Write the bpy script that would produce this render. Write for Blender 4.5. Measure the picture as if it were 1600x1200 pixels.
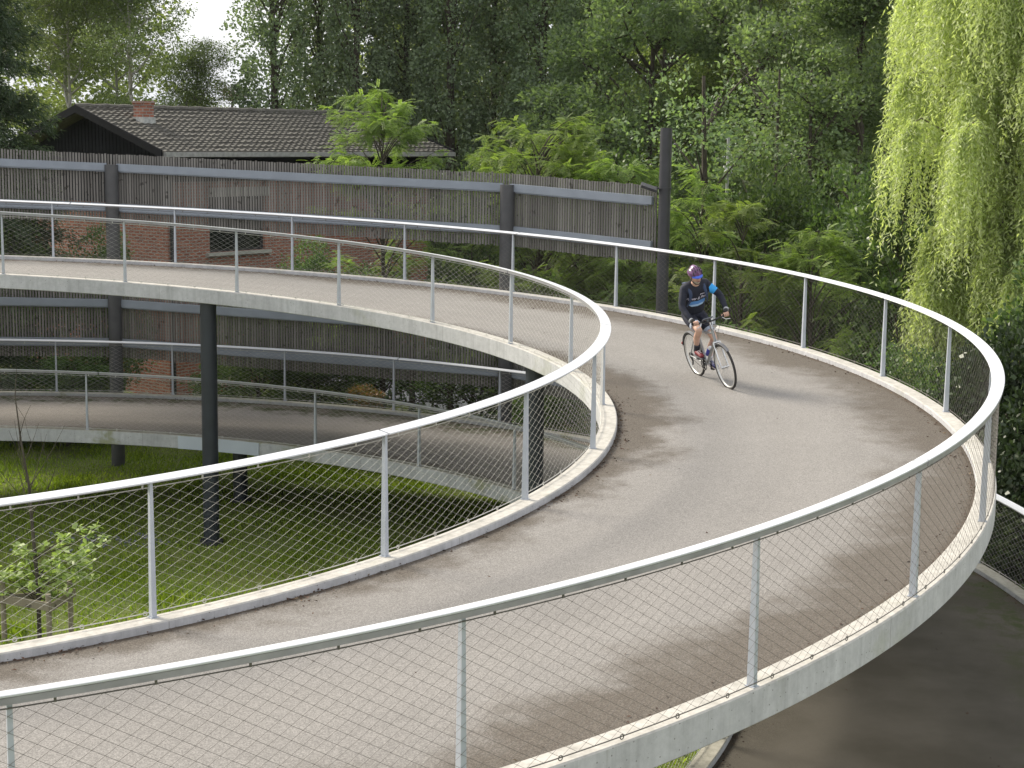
import bpy, math, random
import numpy as np
from mathutils import Vector, Matrix
from mathutils.bvhtree import BVHTree
PI = math.pi
D2R = PI/180
for o in list(bpy.data.objects): bpy.data.objects.remove(o)
S = bpy.context.scene
COL = S.collection
# ------------------------------------------------------------------ camera
CAM_H, PITCH, ROLL, FPX = 3.586, 0.1487, 0.0122, 2582.5
cd = bpy.data.cameras.new('camera'); cam = bpy.data.objects.new('camera', cd); COL.objects.link(cam)
cd.sensor_width = 36.0; cd.lens = FPX/1600*36.0; cd.clip_start = 0.1; cd.clip_end = 1000
cp, sp, cr, sr = math.cos(PITCH), math.sin(PITCH), math.cos(ROLL), math.sin(ROLL)
Fw = Vector((0, cp, -sp)); Up = Vector((0, sp, cp)); Rt = Vector((1, 0, 0))
R_ = Rt*cr + Up*sr; U_ = Up*cr - Rt*sr
M = Matrix((( R_.x, U_.x, -Fw.x, 0), (R_.y, U_.y, -Fw.y, 0), (R_.z, U_.z, -Fw.z, CAM_H), (0, 0, 0, 1)))
cam.matrix_world = M
S.camera = cam
# ------------------------------------------------------------------ light
SUNV = Vector((-0.68, 0.46, 0.62)).normalized()
W = bpy.data.worlds.new('World'); S.world = W; W.use_nodes = True
nt = W.node_tree; nt.nodes.clear()
out = nt.nodes.new('ShaderNodeOutputWorld'); bg = nt.nodes.new('ShaderNodeBackground')
sky = nt.nodes.new('ShaderNodeTexSky'); sky.sky_type = 'NISHITA'; sky.sun_disc = False
sky.sun_elevation = math.asin(SUNV.z); sky.sun_rotation = math.atan2(SUNV.x, SUNV.y)
sky.dust_density = 4.0; sky.ozone_density = 1.0
tc = nt.nodes.new('ShaderNodeTexCoord'); mp = nt.nodes.new('ShaderNodeMapping'); mp.inputs['Scale'].default_value = (1, 1, 3)
cl = nt.nodes.new('ShaderNodeTexNoise'); cl.inputs['Scale'].default_value = 2.2; cl.inputs['Detail'].default_value = 6
ramp = nt.nodes.new('ShaderNodeValToRGB')
ramp.color_ramp.elements[0].position = .3; ramp.color_ramp.elements[0].color = (6.6, 6.9, 7.4, 1)
ramp.color_ramp.elements[1].position = .7; ramp.color_ramp.elements[1].color = (10.5, 10.4, 10.2, 1)
mx = nt.nodes.new('ShaderNodeMix'); mx.data_type = 'RGBA'; mx.inputs[0].default_value = 0.86
nt.links.new(tc.outputs['Generated'], mp.inputs[0]); nt.links.new(mp.outputs[0], cl.inputs[0]); nt.links.new(cl.outputs[0], ramp.inputs[0])
nt.links.new(sky.outputs[0], mx.inputs[6]); nt.links.new(ramp.outputs[0], mx.inputs[7])
nt.links.new(mx.outputs[2], bg.inputs[0]); bg.inputs[1].default_value = 0.105
nt.links.new(bg.outputs[0], out.inputs[0])
sl = bpy.data.lights.new('sun', 'SUN'); sl.energy = 4.0; sl.angle = 20*D2R; sl.color = (1.0, 0.92, 0.78)
so = bpy.data.objects.new('sun', sl); COL.objects.link(so)
so.rotation_euler = SUNV.to_track_quat('Z', 'Y').to_euler()
S.view_settings.view_transform = 'Standard'; S.view_settings.look = 'None'
S.view_settings.exposure = 0.5; S.view_settings.gamma = 1
S.render.engine = 'CYCLES'
S.cycles.max_bounces = 6; S.cycles.transparent_max_bounces = 8
# ------------------------------------------------------------------ helpers
def tag(o, label=None, cat=None, group=None, kind=None):
    if label: o['label'] = label
    if cat: o['category'] = cat
    if group: o['group'] = group
    if kind: o['kind'] = kind
    return o
def empty(name, loc=(0, 0, 0), rz=0.0):
    o = bpy.data.objects.new(name, None); COL.objects.link(o); o.location = loc; o.rotation_euler = (0, 0, rz)
    o.empty_display_size = .1
    return o
def link(name, me, parent=None, loc=None):
    o = bpy.data.objects.new(name, me); COL.objects.link(o)
    if parent: o.parent = parent
    if loc is not None: o.location = loc
    return o
def copy_tree(o, parent=None):
    c = o.copy(); COL.objects.link(c)
    if parent: c.parent = parent
    for ch in list(o.children): copy_tree(ch, c)
    return c
def quads(name, V, Q, mat, smooth=False):
    """numpy quads / n-gons of one size -> mesh"""
    V = np.asarray(V, np.float32); Q = np.asarray(Q, np.int32)
    me = bpy.data.meshes.new(name); n, k = Q.shape
    me.vertices.add(len(V)); me.vertices.foreach_set('co', V.ravel())
    me.loops.add(n*k); me.loops.foreach_set('vertex_index', Q.ravel())
    me.polygons.add(n); me.polygons.foreach_set('loop_start', np.arange(0, n*k, k, dtype=np.int32))
    me.polygons.foreach_set('loop_total', np.full(n, k, np.int32))
    if smooth: me.polygons.foreach_set('use_smooth', np.ones(n, bool))
    me.update(calc_edges=True); me.materials.append(mat)
    return me
class MB:
    def __init__(s): s.v = []; s.f = []
    def add(s, V, F):
        b = len(s.v); s.v += [tuple(x) for x in V]; s.f += [tuple(i+b for i in f) for f in F]
    def box(s, c, size, rot=None, taper=1.0):
        x, y, z = [a/2 for a in size]; V = []
        for dz in (-1, 1):
            k = taper if dz > 0 else 1
            for dx, dy in ((-1, -1), (1, -1), (1, 1), (-1, 1)): V.append(Vector((dx*x*k, dy*y*k, dz*z)))
        if rot is not None: V = [rot @ v for v in V]
        c = Vector(c); V = [v+c for v in V]
        s.add(V, [(3, 2, 1, 0), (4, 5, 6, 7), (0, 1, 5, 4), (1, 2, 6, 5), (2, 3, 7, 6), (3, 0, 4, 7)])
    def tube(s, pts, rad, n=8, caps=True, flat=1.0):
        pts = [Vector(p) for p in pts]
        if not hasattr(rad, '__len__'): rad = [rad]*len(pts)
        t0 = (pts[1]-pts[0]).normalized(); ref = Vector((0, 0, 1)) if abs(t0.z) < .9 else Vector((1, 0, 0))
        V = []
        for i, p in enumerate(pts):
            t = (pts[min(i+1, len(pts)-1)]-pts[max(i-1, 0)]).normalized()
            a = t.cross(ref)
            if a.length < 1e-4: a = t.cross(Vector((0, 1, 0)))
            a.normalize(); b = a.cross(t).normalized(); ref = b
            for k in range(n):
                th = 2*PI*k/n; V.append(p+a*math.cos(th)*rad[i]+b*math.sin(th)*rad[i]*flat)
        F = []
        for i in range(len(pts)-1):
            for k in range(n): F.append((i*n+k, i*n+(k+1) % n, (i+1)*n+(k+1) % n, (i+1)*n+k))
        if caps: F.append(tuple(range(n-1, -1, -1))); F.append(tuple(range((len(pts)-1)*n, len(pts)*n)))
        s.add(V, F)
    def ring(s, c, R, r, axis='y', n=32, m=8, flat=1.0, a0=0, a1=2*PI):
        full = abs(a1-a0-2*PI) < 1e-6; V = []; F = []; cnt = n if full else n+1
        for i in range(cnt):
            a = a0+(a1-a0)*i/n
            for k in range(m):
                b = 2*PI*k/m; q = R+r*math.cos(b); w = r*flat*math.sin(b)
                if axis == 'y': P = (c[0]+q*math.cos(a), c[1]+w, c[2]+q*math.sin(a))
                elif axis == 'z': P = (c[0]+q*math.cos(a), c[1]+q*math.sin(a), c[2]+w)
                else: P = (c[0]+w, c[1]+q*math.cos(a), c[2]+q*math.sin(a))
                V.append(P)
        for i in range(n):
            j = (i+1) % cnt
            for k in range(m): F.append((i*m+k, i*m+(k+1) % m, j*m+(k+1) % m, j*m+k))
        s.add(V, F)
    def ball(s, c, r, n=12, m=8, rot=None):
        if not hasattr(r, '__len__'): r = (r, r, r)
        V = []; F = []
        for j in range(m+1):
            th = PI*j/m
            for i in range(n):
                ph = 2*PI*i/n; v = Vector((r[0]*math.sin(th)*math.cos(ph), r[1]*math.sin(th)*math.sin(ph), r[2]*math.cos(th)))
                if rot is not None: v = rot @ v
                V.append(v+Vector(c))
        for j in range(m):
            for i in range(n): F.append((j*n+i, (j+1)*n+i, (j+1)*n+(i+1) % n, j*n+(i+1) % n))
        s.add(V, F)
    def build(s, name, mat, parent=None, smooth=False, loc=None):
        me = bpy.data.meshes.new(name); me.from_pydata([tuple(v) for v in s.v], [], s.f); me.materials.append(mat)
        if smooth:
            me.polygons.foreach_set('use_smooth', [True]*len(me.polygons))
            me.set_sharp_from_angle(angle=0.7)
        me.update()
        return link(name, me, parent, loc)
# ------------------------------------------------------------------ materials
def nodes(name):
    m = bpy.data.materials.new(name); m.use_nodes = True; t = m.node_tree; b = t.nodes['Principled BSDF']
    return m, t, b
def N(t, typ, **kw):
    n = t.nodes.new(typ)
    for k, v in kw.items():
        if k.startswith('i_'): n.inputs[k[2:].replace('_', ' ')].default_value = v
        else: setattr(n, k, v)
    return n
def noise(t, src, scale, detail=3, rough=.5, vec=None):
    n = N(t, 'ShaderNodeTexNoise'); n.inputs['Scale'].default_value = scale; n.inputs['Detail'].default_value = detail
    n.inputs['Roughness'].default_value = rough
    if vec is not None:
        mp = N(t, 'ShaderNodeMapping'); mp.inputs['Scale'].default_value = vec; t.links.new(src, mp.inputs[0]); src = mp.outputs[0]
    t.links.new(src, n.inputs['Vector']); return n.outputs[0]
def ramp_(t, fac, stops):
    r = N(t, 'ShaderNodeValToRGB'); e = r.color_ramp.elements
    while len(e) < len(stops): e.new(.5)
    for el, (p, c) in zip(e, stops): el.position = p; el.color = (c[0], c[1], c[2], 1) if hasattr(c, '__len__') else (c, c, c, 1)
    t.links.new(fac, r.inputs[0]); return r.outputs[0]
def mixc(t, fac, a, b, mode='MIX'):
    m = N(t, 'ShaderNodeMix', data_type='RGBA', blend_type=mode)
    for i, s in ((0, fac), (6, a), (7, b)):
        if hasattr(s, 'is_linked') or hasattr(s, 'links'): t.links.new(s, m.inputs[i])
        elif hasattr(s, '__len__'): m.inputs[i].default_value = (s[0], s[1], s[2], 1)
        else: m.inputs[i].default_value = s
    return m.outputs[2]
def mth(t, op, a, b=None, c=None):
    m = N(t, 'ShaderNodeMath', operation=op)
    for i, s in enumerate((a, b, c)):
        if s is None: continue
        if hasattr(s, 'links'): t.links.new(s, m.inputs[i])
        else: m.inputs[i].default_value = s
    return m.outputs[0]
def bump(t, b, h, strength, dist=.01):
    n = N(t, 'ShaderNodeBump'); n.inputs['Strength'].default_value = strength; n.inputs['Distance'].default_value = dist
    t.links.new(h, n.inputs['Height']); t.links.new(n.outputs[0], b.inputs['Normal'])
def objc(t): return N(t, 'ShaderNodeTexCoord').outputs['Object']
def sstep(t, v, a, b):
    m = N(t, 'ShaderNodeMapRange', interpolation_type='SMOOTHSTEP'); t.links.new(v, m.inputs[0])
    m.inputs[1].default_value = a; m.inputs[2].default_value = b; return m.outputs[0]
def plain(name, col, rough=.6, metal=0, var=.12, scale=6, spec=.5):
    m, t, b = nodes(name); c = objc(t); n = noise(t, c, scale, 4)
    b.inputs['Roughness'].default_value = rough; b.inputs['Metallic'].default_value = metal
    b.inputs['Specular IOR Level'].default_value = spec
    lo = [x*(1-var) for x in col]; hi = [min(1, x*(1+var)) for x in col]
    t.links.new(ramp_(t, n, [(.3, lo), (.7, hi)]), b.inputs['Base Color'])
    return m
def deck_mat(name, Ri, Ro, base, dirt, moss=0.0, dark=False):
    m, t, b = nodes(name); c = objc(t)
    sx = N(t, 'ShaderNodeSeparateXYZ'); t.links.new(c, sx.inputs[0])
    cx = N(t, 'ShaderNodeCombineXYZ'); t.links.new(sx.outputs[0], cx.inputs[0]); t.links.new(sx.outputs[1], cx.inputs[1])
    ln = N(t, 'ShaderNodeVectorMath', operation='LENGTH'); t.links.new(cx.outputs[0], ln.inputs[0]); r = ln.outputs['Value']
    ang = mth(t, 'ARCTAN2', sx.outputs[1], sx.outputs[0])
    big = noise(t, c, .55, 4, .6); mid = noise(t, c, 2.6, 5, .65); fine = noise(t, c, 160, 2, .8)
    vor = N(t, 'ShaderNodeTexVoronoi'); vor.inputs['Scale'].default_value = 110; t.links.new(c, vor.inputs['Vector'])
    agg = ramp_(t, vor.outputs['Color'], [(.15, .70), (.5, 1.0), (.85, 1.42)])
    col = ramp_(t, big, [(.3, [x*.95 for x in base]), (.7, [x*1.05 for x in base])])
    col = mixc(t, .75, col, agg, 'MULTIPLY')
    col = mixc(t, .6, col, ramp_(t, fine, [(.25, .6), (.75, 1.4)]), 'MULTIPLY')
    # faint wheel-worn lines and old patches follow the path
    wl_ = N(t, 'ShaderNodeTexNoise', noise_dimensions='1D'); t.links.new(r, wl_.inputs['W']); wl_.inputs['Scale'].default_value = 2.3; wl_.inputs['Detail'].default_value = 3
    col = mixc(t, .22, col, ramp_(t, wl_.outputs[0], [(.35, .88), (.65, 1.1)]), 'MULTIPLY')
    pt = N(t, 'ShaderNodeTexVoronoi'); pt.inputs['Scale'].default_value = .33; pt.inputs['Randomness'].default_value = .9; t.links.new(c, pt.inputs['Vector'])
    col = mixc(t, .35, col, ramp_(t, mth(t, 'ADD', pt.outputs['Distance'], mth(t, 'MULTIPLY', mid, .25)), [(.2, .86), (.30, 1.0)]), 'MULTIPLY')
    # brown dirt washed to the kerbs; wide and irregular
    jit = mth(t, 'MULTIPLY', mth(t, 'SUBTRACT', big, .5), 1.9)
    jit2 = mth(t, 'MULTIPLY', mth(t, 'SUBTRACT', mid, .5), .9)
    rr = mth(t, 'ADD', mth(t, 'ADD', r, jit), jit2)
    # more on the right hand bend
    am = mth(t, 'MULTIPLY', mth(t, 'COSINE', mth(t, 'ADD', ang, .15)), .28)
    ro = mth(t, 'ADD', rr, am)
    do = sstep(t, ro, Ro-1.25, Ro-.35); ri_ = mth(t, 'SUBTRACT', rr, mth(t, 'MULTIPLY', sstep(t, mth(t, 'COSINE', mth(t, 'ADD', ang, -.05)), .86, .99), .48))
    di = mth(t, 'SUBTRACT', 1.0, sstep(t, ri_, Ri+.15, Ri+.75))
    d = mth(t, 'MULTIPLY', mth(t, 'MAXIMUM', do, di), .80)
    col = mixc(t, d, col, mixc(t, .5, dirt, ramp_(t, fine, [(.25, [x*.6 for x in dirt]), (.75, [x*1.5 for x in dirt])])))
    if dark:   # darker brown tone below a set angle
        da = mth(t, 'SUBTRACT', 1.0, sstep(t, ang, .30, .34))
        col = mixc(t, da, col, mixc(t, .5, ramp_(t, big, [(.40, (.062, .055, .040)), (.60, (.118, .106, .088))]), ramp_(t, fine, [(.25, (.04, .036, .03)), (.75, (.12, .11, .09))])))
    col = mixc(t, mth(t, 'MULTIPLY', d, .7), col, mixc(t, 1.0, col, agg, 'MULTIPLY'))
    # a narrow dark seam of grit against the kerb
    e1 = mth(t, 'ADD', r, mth(t, 'MULTIPLY', mth(t, 'SUBTRACT', noise(t, c, 7, 4, .7), .5), .3))
    e = mth(t, 'MAXIMUM', sstep(t, e1, Ro-.30, Ro-.16), mth(t, 'SUBTRACT', 1.0, sstep(t, e1, Ri+.16, Ri+.26)))
    col = mixc(t, mth(t, 'MULTIPLY', e, .7), col, (.075, .055, .038))
    if moss > 0:
        mm = mth(t, 'MULTIPLY', sstep(t, rr, Ro-1.6, Ro-.3), mth(t, 'MULTIPLY', sstep(t, mid, .42, .62), moss))
        col = mixc(t, mm, col, (.05, .062, .02))
    t.links.new(col, b.inputs['Base Color']); b.inputs['Roughness'].default_value = .93
    b.inputs['Specular IOR Level'].default_value = .2
    bump(t, b, fine, .15, .003)
    return m
def concrete_mat(name, base=(.465, .465, .48), top=(.48, .465, .435), joints=19, moss=.25):
    m, t, b = nodes(name); c = objc(t)
    sx = N(t, 'ShaderNodeSeparateXYZ'); t.links.new(c, sx.inputs[0])
    ge = N(t, 'ShaderNodeNewGeometry'); sn = N(t, 'ShaderNodeSeparateXYZ'); t.links.new(ge.outputs['Normal'], sn.inputs[0])
    up = sstep(t, sn.outputs[2], .5, .8)
    n1 = noise(t, c, 1.3, 5, .6); n2 = noise(t, c, 12, 5, .7); st = noise(t, c, 1.0, 4, .7, vec=(11, 11, .5))
    side = ramp_(t, st, [(.3, [x*.84 for x in base]), (.5, base), (.8, [min(1, x*1.1) for x in base])])
    side = mixc(t, .55, side, ramp_(t, n1, [(.3, .7), (.65, 1.15)]), 'MULTIPLY')
    side = mixc(t, .45, side, ramp_(t, n2, [(.3, .72), (.65, 1.12)]), 'MULTIPLY')
    vor = N(t, 'ShaderNodeTexVoronoi'); vor.inputs['Scale'].default_value = 17; t.links.new(c, vor.inputs['Vector'])
    pit = mth(t, 'SUBTRACT', 1.0, sstep(t, vor.outputs['Distance'], .07, .13))
    pit = mth(t, 'MULTIPLY', pit, sstep(t, n1, .36, .5))
    side = mixc(t, mth(t, 'MULTIPLY', pit, .85), side, (.12, .11, .10))
    ang = mth(t, 'ARCTAN2', sx.outputs[1], sx.outputs[0])
    fr = mth(t, 'FRACT', mth(t, 'ADD', mth(t, 'MULTIPLY', ang, joints/(2*PI)), .37))
    wob = mth(t, 'MULTIPLY', mth(t, 'SUBTRACT', noise(t, c, 6, 3), .5), .006)
    jn = mth(t, 'LESS_THAN', mth(t, 'ABSOLUTE', mth(t, 'ADD', mth(t, 'SUBTRACT', fr, .5), wob)), .0011)
    side = mixc(t, mth(t, 'MULTIPLY', jn, .6), side, (.16, .15, .14))
    dr = sstep(t, noise(t, c, 1.0, 5, .8, vec=(24, 24, .35)), .60, .72)
    side = mixc(t, mth(t, 'MULTIPLY', dr, .34), side, (.20, .19, .15))
    tp = mixc(t, .6, top, ramp_(t, n2, [(.3, (.62, .60, .55)), (.6, (1.05, 1.03, 1.0))]), 'MULTIPLY')
    tp = mixc(t, .5, tp, ramp_(t, noise(t, c, 3, 4), [(.3, .75), (.6, 1.1)]), 'MULTIPLY')
    gm = mth(t, 'MULTIPLY', sstep(t, noise(t, c, .9, 5, .7), .56, .68), moss)
    col = mixc(t, up, side, tp); col = mixc(t, gm, col, (.22, .23, .11))
    t.links.new(col, b.inputs['Base Color']); b.inputs['Roughness'].default_value = .85
    bump(t, b, n2, .25, .01)
    return m
def leaf_mat(name, c1, c2, c3=None, trans=.35, rough=.5):
    m, t, b = nodes(name); g = N(t, 'ShaderNodeNewGeometry'); ri = g.outputs['Random Per Island']
    oi = N(t, 'ShaderNodeObjectInfo')
    nz = noise(t, objc(t), .9, 3)
    f = mth(t, 'ADD', mth(t, 'MULTIPLY', ri, .65), mth(t, 'MULTIPLY', nz, .35))
    stops = [(.2, c1), (.75, c2)] + ([(.97, c3)] if c3 else [])
    col = ramp_(t, f, stops)
    hs = N(t, 'ShaderNodeHueSaturation'); t.links.new(col, hs.inputs['Color'])
    t.links.new(mth(t, 'ADD', mth(t, 'MULTIPLY', oi.outputs['Random'], .016), .489), hs.inputs['Hue'])
    t.links.new(mth(t, 'ADD', mth(t, 'MULTIPLY', oi.outputs['Random'], .3), .85), hs.inputs['Value'])
    col = hs.outputs[0]
    t.links.new(col, b.inputs['Base Color']); b.inputs['Roughness'].default_value = rough; b.inputs['Specular IOR Level'].default_value = .4
    tr = N(t, 'ShaderNodeBsdfTranslucent'); t.links.new(mixc(t, 1.0, col, (1.35, 1.5, .7), 'MULTIPLY'), tr.inputs['Color'])
    ms = N(t, 'ShaderNodeMixShader'); ms.inputs[0].default_value = trans
    t.links.new(b.outputs[0], ms.inputs[1]); t.links.new(tr.outputs[0], ms.inputs[2])
    t.links.new(ms.outputs[0], t.nodes['Material Output'].inputs['Surface'])
    return m
def bark_mat(name, c1, c2, sc=14):
    m, t, b = nodes(name); c = objc(t); n = noise(t, c, sc, 5, .7, vec=(1, 1, .25))
    t.links.new(ramp_(t, n, [(.35, c1), (.7, c2)]), b.inputs['Base Color']); b.inputs['Roughness'].default_value = .9
    bump(t, b, n, .5, .02); return m
def tile_mat():
    m, t, b = nodes('roof_tiles'); c = objc(t)
    n1 = noise(t, c, 2.2, 5, .7); n2 = noise(t, c, 9, 6, .8)
    col = ramp_(t, n2, [(.3, (.05, .047, .042)), (.60, (.12, .113, .098)), (.78, (.27, .26, .21))])
    col = mixc(t, .7, col, ramp_(t, n1, [(.3, .65), (.7, 1.25)]), 'MULTIPLY')
    t.links.new(col, b.inputs['Base Color']); b.inputs['Roughness'].default_value = .8; return m
def brick_mat(name='brick', dark=1.0):
    m, t, b = nodes(name)
    uv = N(t, 'ShaderNodeTexCoord').outputs['Object']
    sx = N(t, 'ShaderNodeSeparateXYZ'); t.links.new(uv, sx.inputs[0])
    cb = N(t, 'ShaderNodeCombineXYZ'); t.links.new(mth(t, 'ADD', sx.outputs[0], sx.outputs[1]), cb.inputs[0]); t.links.new(sx.outputs[2], cb.inputs[1])
    br = N(t, 'ShaderNodeTexBrick'); t.links.new(cb.outputs[0], br.inputs['Vector'])
    br.inputs['Scale'].default_value = 1.0; br.inputs['Brick Width'].default_value = .24; br.inputs['Row Height'].default_value = .085
    br.inputs['Mortar Size'].default_value = .014; br.inputs['Mortar'].default_value = (.30*dark, .27*dark, .24*dark, 1)
    br.inputs['Color1'].default_value = (.37*dark, .135*dark, .08*dark, 1); br.inputs['Color2'].default_value = (.26*dark, .092*dark, .06*dark, 1)
    col = mixc(t, .5, br.outputs['Color'], ramp_(t, noise(t, uv, 5, 4), [(.3, .7), (.7, 1.3)]), 'MULTIPLY')
    t.links.new(col, b.inputs['Base Color']); b.inputs['Roughness'].default_value = .9; return m
def wood_mat(name, c1, c2, c3):
    m, t, b = nodes(name); c = objc(t)
    g = N(t, 'ShaderNodeNewGeometry')
    n = noise(t, c, 5, 5, .7, vec=(6, 6, 1)); k = noise(t, c, 6, 2, .5)
    col = ramp_(t, mth(t, 'ADD', mth(t, 'MULTIPLY', g.outputs['Random Per Island'], .6), mth(t, 'MULTIPLY', n, .4)), [(.2, c1), (.55, c2), (.85, c3)])
    col = mixc(t, mth(t, 'MULTIPLY', sstep(t, k, .66, .70), .7), col, (.035, .03, .025))
    t.links.new(col, b.inputs['Base Color']); b.inputs['Roughness'].default_value = .85; return m
MAT = {}
MAT['rail'] = plain('rail_aluminium', (.62, .635, .67), .45, 0.0, .05, 3)
MAT['post'] = plain('post_galvanised', (.43, .46, .51), .5, .1, .07, 5)
MAT['wire'] = plain('stainless_wire', (.50, .49, .46), .6, .3, .1, 30)
MAT['channel'] = plain('rail_channel', (.29, .285, .30), .55, .1, .15, 6)
MAT['wire_dark'] = plain('shade_toned_wire', (.13, .12, .11), .6, .3, .1, 30)  # same steel as the other nets; its shaded look is put into the colour
MAT['column'] = plain('column_paint', (.022, .027, .036), .45, 0, .12, 4)
MAT['beam'] = plain('beam_paint', (.24, .27, .32), .45, .15, .08, 3)
MAT['mast'] = plain('mast_paint', (.045, .045, .052), .5, .2, .15, 4)
MAT['barrier_post'] = plain('barrier_post_paint', (.075, .075, .08), .55, .1, .15, 4)
MAT['slat'] = wood_mat('weathered_slats', (.13, .122, .114), (.178, .167, .157), (.23, .218, .205))
MAT['stake'] = wood_mat('stake_wood', (.14, .12, .09), (.22, .19, .14), (.30, .26, .2))
MAT['concrete'] = concrete_mat('concrete')
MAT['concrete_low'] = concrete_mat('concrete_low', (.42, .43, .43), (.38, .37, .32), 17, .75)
MAT['tile'] = tile_mat(); MAT['brick'] = brick_mat(); MAT['brick_chimney'] = brick_mat('brick_chimney', .9)
MAT['clad'] = plain('dark_cladding', (.007, .008, .011), .8, 0, .3, 8, .2)
MAT['gutter'] = plain('gutter', (.30, .30, .29), .6, 0, .25, 8)
MAT['glass'] = plain('dark_glass', (.012, .015, .018), .08, 0, .1, 2)
MAT['frame'] = plain('window_frame', (.03, .032, .035), .5)
MAT['sill'] = plain('stone_sill', (.42, .42, .38), .8)
MAT['lead'] = plain('lead_flashing', (.42, .43, .42), .6, 0, .3, 9)
MAT['black'] = plain('black_plastic', (.012, .012, .013), .45)
MAT['lens'] = plain('lamp_glass', (.32, .30, .24), .25)
MAT['bark'] = bark_mat('bark', (.035, .028, .02), (.10, .085, .065))
MAT['bark_birch'] = bark_mat('bark_birch', (.22, .21, .19), (.5, .48, .44), 8)
MAT['bark_willow'] = bark_mat('bark_willow', (.08, .065, .045), (.2, .17, .11))
# ------------------------------------------------------------------ helix geometry
UC = np.array([-8.808, 21.771]); URi, URo, US, UZ = 10.039, 14.632, .5067, 0.0     # upper turn
LC = np.array([-8.0, 22.15]);  LRi, LRo, LS = 11.05, 15.85, .44                   # lower turn
LZ = -2.455-LS*PI/2
def hz(kind, ph): return (UZ+US*ph) if kind == 'u' else (LZ+LS*ph)
def sweep(kind, prof, a0, a1, n, name, mat, parent, smooth=False, caps=True):
    """closed profile [(r, z)] swept along the ramp; coordinates relative to ramp centre"""
    ph = np.linspace(a0, a1, n+1); k = len(prof); z0 = hz(kind, ph); V = np.zeros((n+1, k, 3))
    for j, (r, z) in enumerate(prof):
        V[:, j, 0] = r*np.cos(ph); V[:, j, 1] = r*np.sin(ph); V[:, j, 2] = z0+z
    i, j = np.meshgrid(np.arange(n), np.arange(k), indexing='ij'); j2 = (j+1) % k
    Q = np.stack([i*k+j, (i+1)*k+j, (i+1)*k+j2, i*k+j2], -1).reshape(-1, 4)
    V = V.reshape(-1, 3)
    me = bpy.data.meshes.new(name)
    F = [tuple(q) for q in Q.tolist()]
    if caps: F.append(tuple(range(k))); F.append(tuple(range(n*k+k-1, n*k-1, -1)))
    me.from_pydata(V.tolist(), [], F); me.materials.append(mat)
    if smooth:
        me.polygons.foreach_set('use_smooth', [True]*len(me.polygons)); me.set_sharp_from_angle(angle=.5)
    me.update(); return link(name, me, parent)
A0, A1 = -125*D2R, 148*D2R
def rnd_rect(r0, r1, z0, z1, b):
    return [(r0+b, z0), (r1-b, z0), (r1, z0+b), (r1, z1-b), (r1-b, z1), (r0+b, z1), (r0, z1-b), (r0, z0+b)]
def make_ramp(kind, label, cols, group):
    C, Ri, Ro = (UC, URi, URo) if kind == 'u' else (LC, LRi, LRo)
    t = empty('spiral_ramp', (C[0], C[1], 0)); tag(t, label, 'cycle ramp', group)
    if kind == 'u': dm = deck_mat('asphalt_upper', Ri, Ro, (.228, .216, .204), (.082, .067, .052))
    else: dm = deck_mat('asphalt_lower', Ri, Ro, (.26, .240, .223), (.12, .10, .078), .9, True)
    cm = MAT['concrete'] if kind == 'u' else MAT['concrete_low']
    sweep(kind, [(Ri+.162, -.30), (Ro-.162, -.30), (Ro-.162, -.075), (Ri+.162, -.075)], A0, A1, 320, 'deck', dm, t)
    for r0, r1 in ((Ri-.06, Ri+.16), (Ro-.16, Ro+.06)):
        sweep(kind, rnd_rect(r0, r1, -.275, 0, .012), A0, A1, 320, 'kerb', cm, t)
    for r, a in cols:
        ph = a*D2R; x, y, z = r*math.cos(ph), r*math.sin(ph), hz(kind, ph)
        mb = MB(); mb.tube([(x, y, -5.2), (x, y, z-.285)], .155, 24)
        mb.build('column', MAT['column'], t, True)
        gzc = -4.35; mb2 = MB(); mb2.tube([(x, y, gzc-.1), (x, y, gzc+.045)], .23, 24)
        for q in range(6): mb2.tube([(x+.195*math.cos(q*PI/3), y+.195*math.sin(q*PI/3), gzc), (x+.195*math.cos(q*PI/3), y+.195*math.sin(q*PI/3), gzc+.075)], .016, 6)
        mb2.build('base_plate', MAT['mast'], t, True)
    return t
ramp_u = make_ramp('u', 'upper turn of the pale concrete spiral cycle ramp that carries the cyclist',
                   [(URi+.20, 119), (URi+.20, 73.2), (URi+.20, 26.3), (URi+.3, -20), (URi+.3, -66)], 'turns of the spiral ramp')
ramp_l = make_ramp('l', 'shaded lower turn of the concrete spiral ramp passing beneath the upper turn',
                   [(LRi+2.2, 80.8), (LRi+2.2, 126), (LRi+2.2, 40), (LRi+2.2, -5)], 'turns of the spiral ramp')
# grey cover panel on the lower fascia behind the column
sweep('l', [(LRi-.085, -.272), (LRi-.0625, -.272), (LRi-.0625, -.012), (LRi-.085, -.012)], 74.6*D2R, 83.6*D2R, 16, 'cover_panel', plain('grey_panel', (.45, .50, .55), .5, 0, .04, 3), ramp_l)
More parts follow.
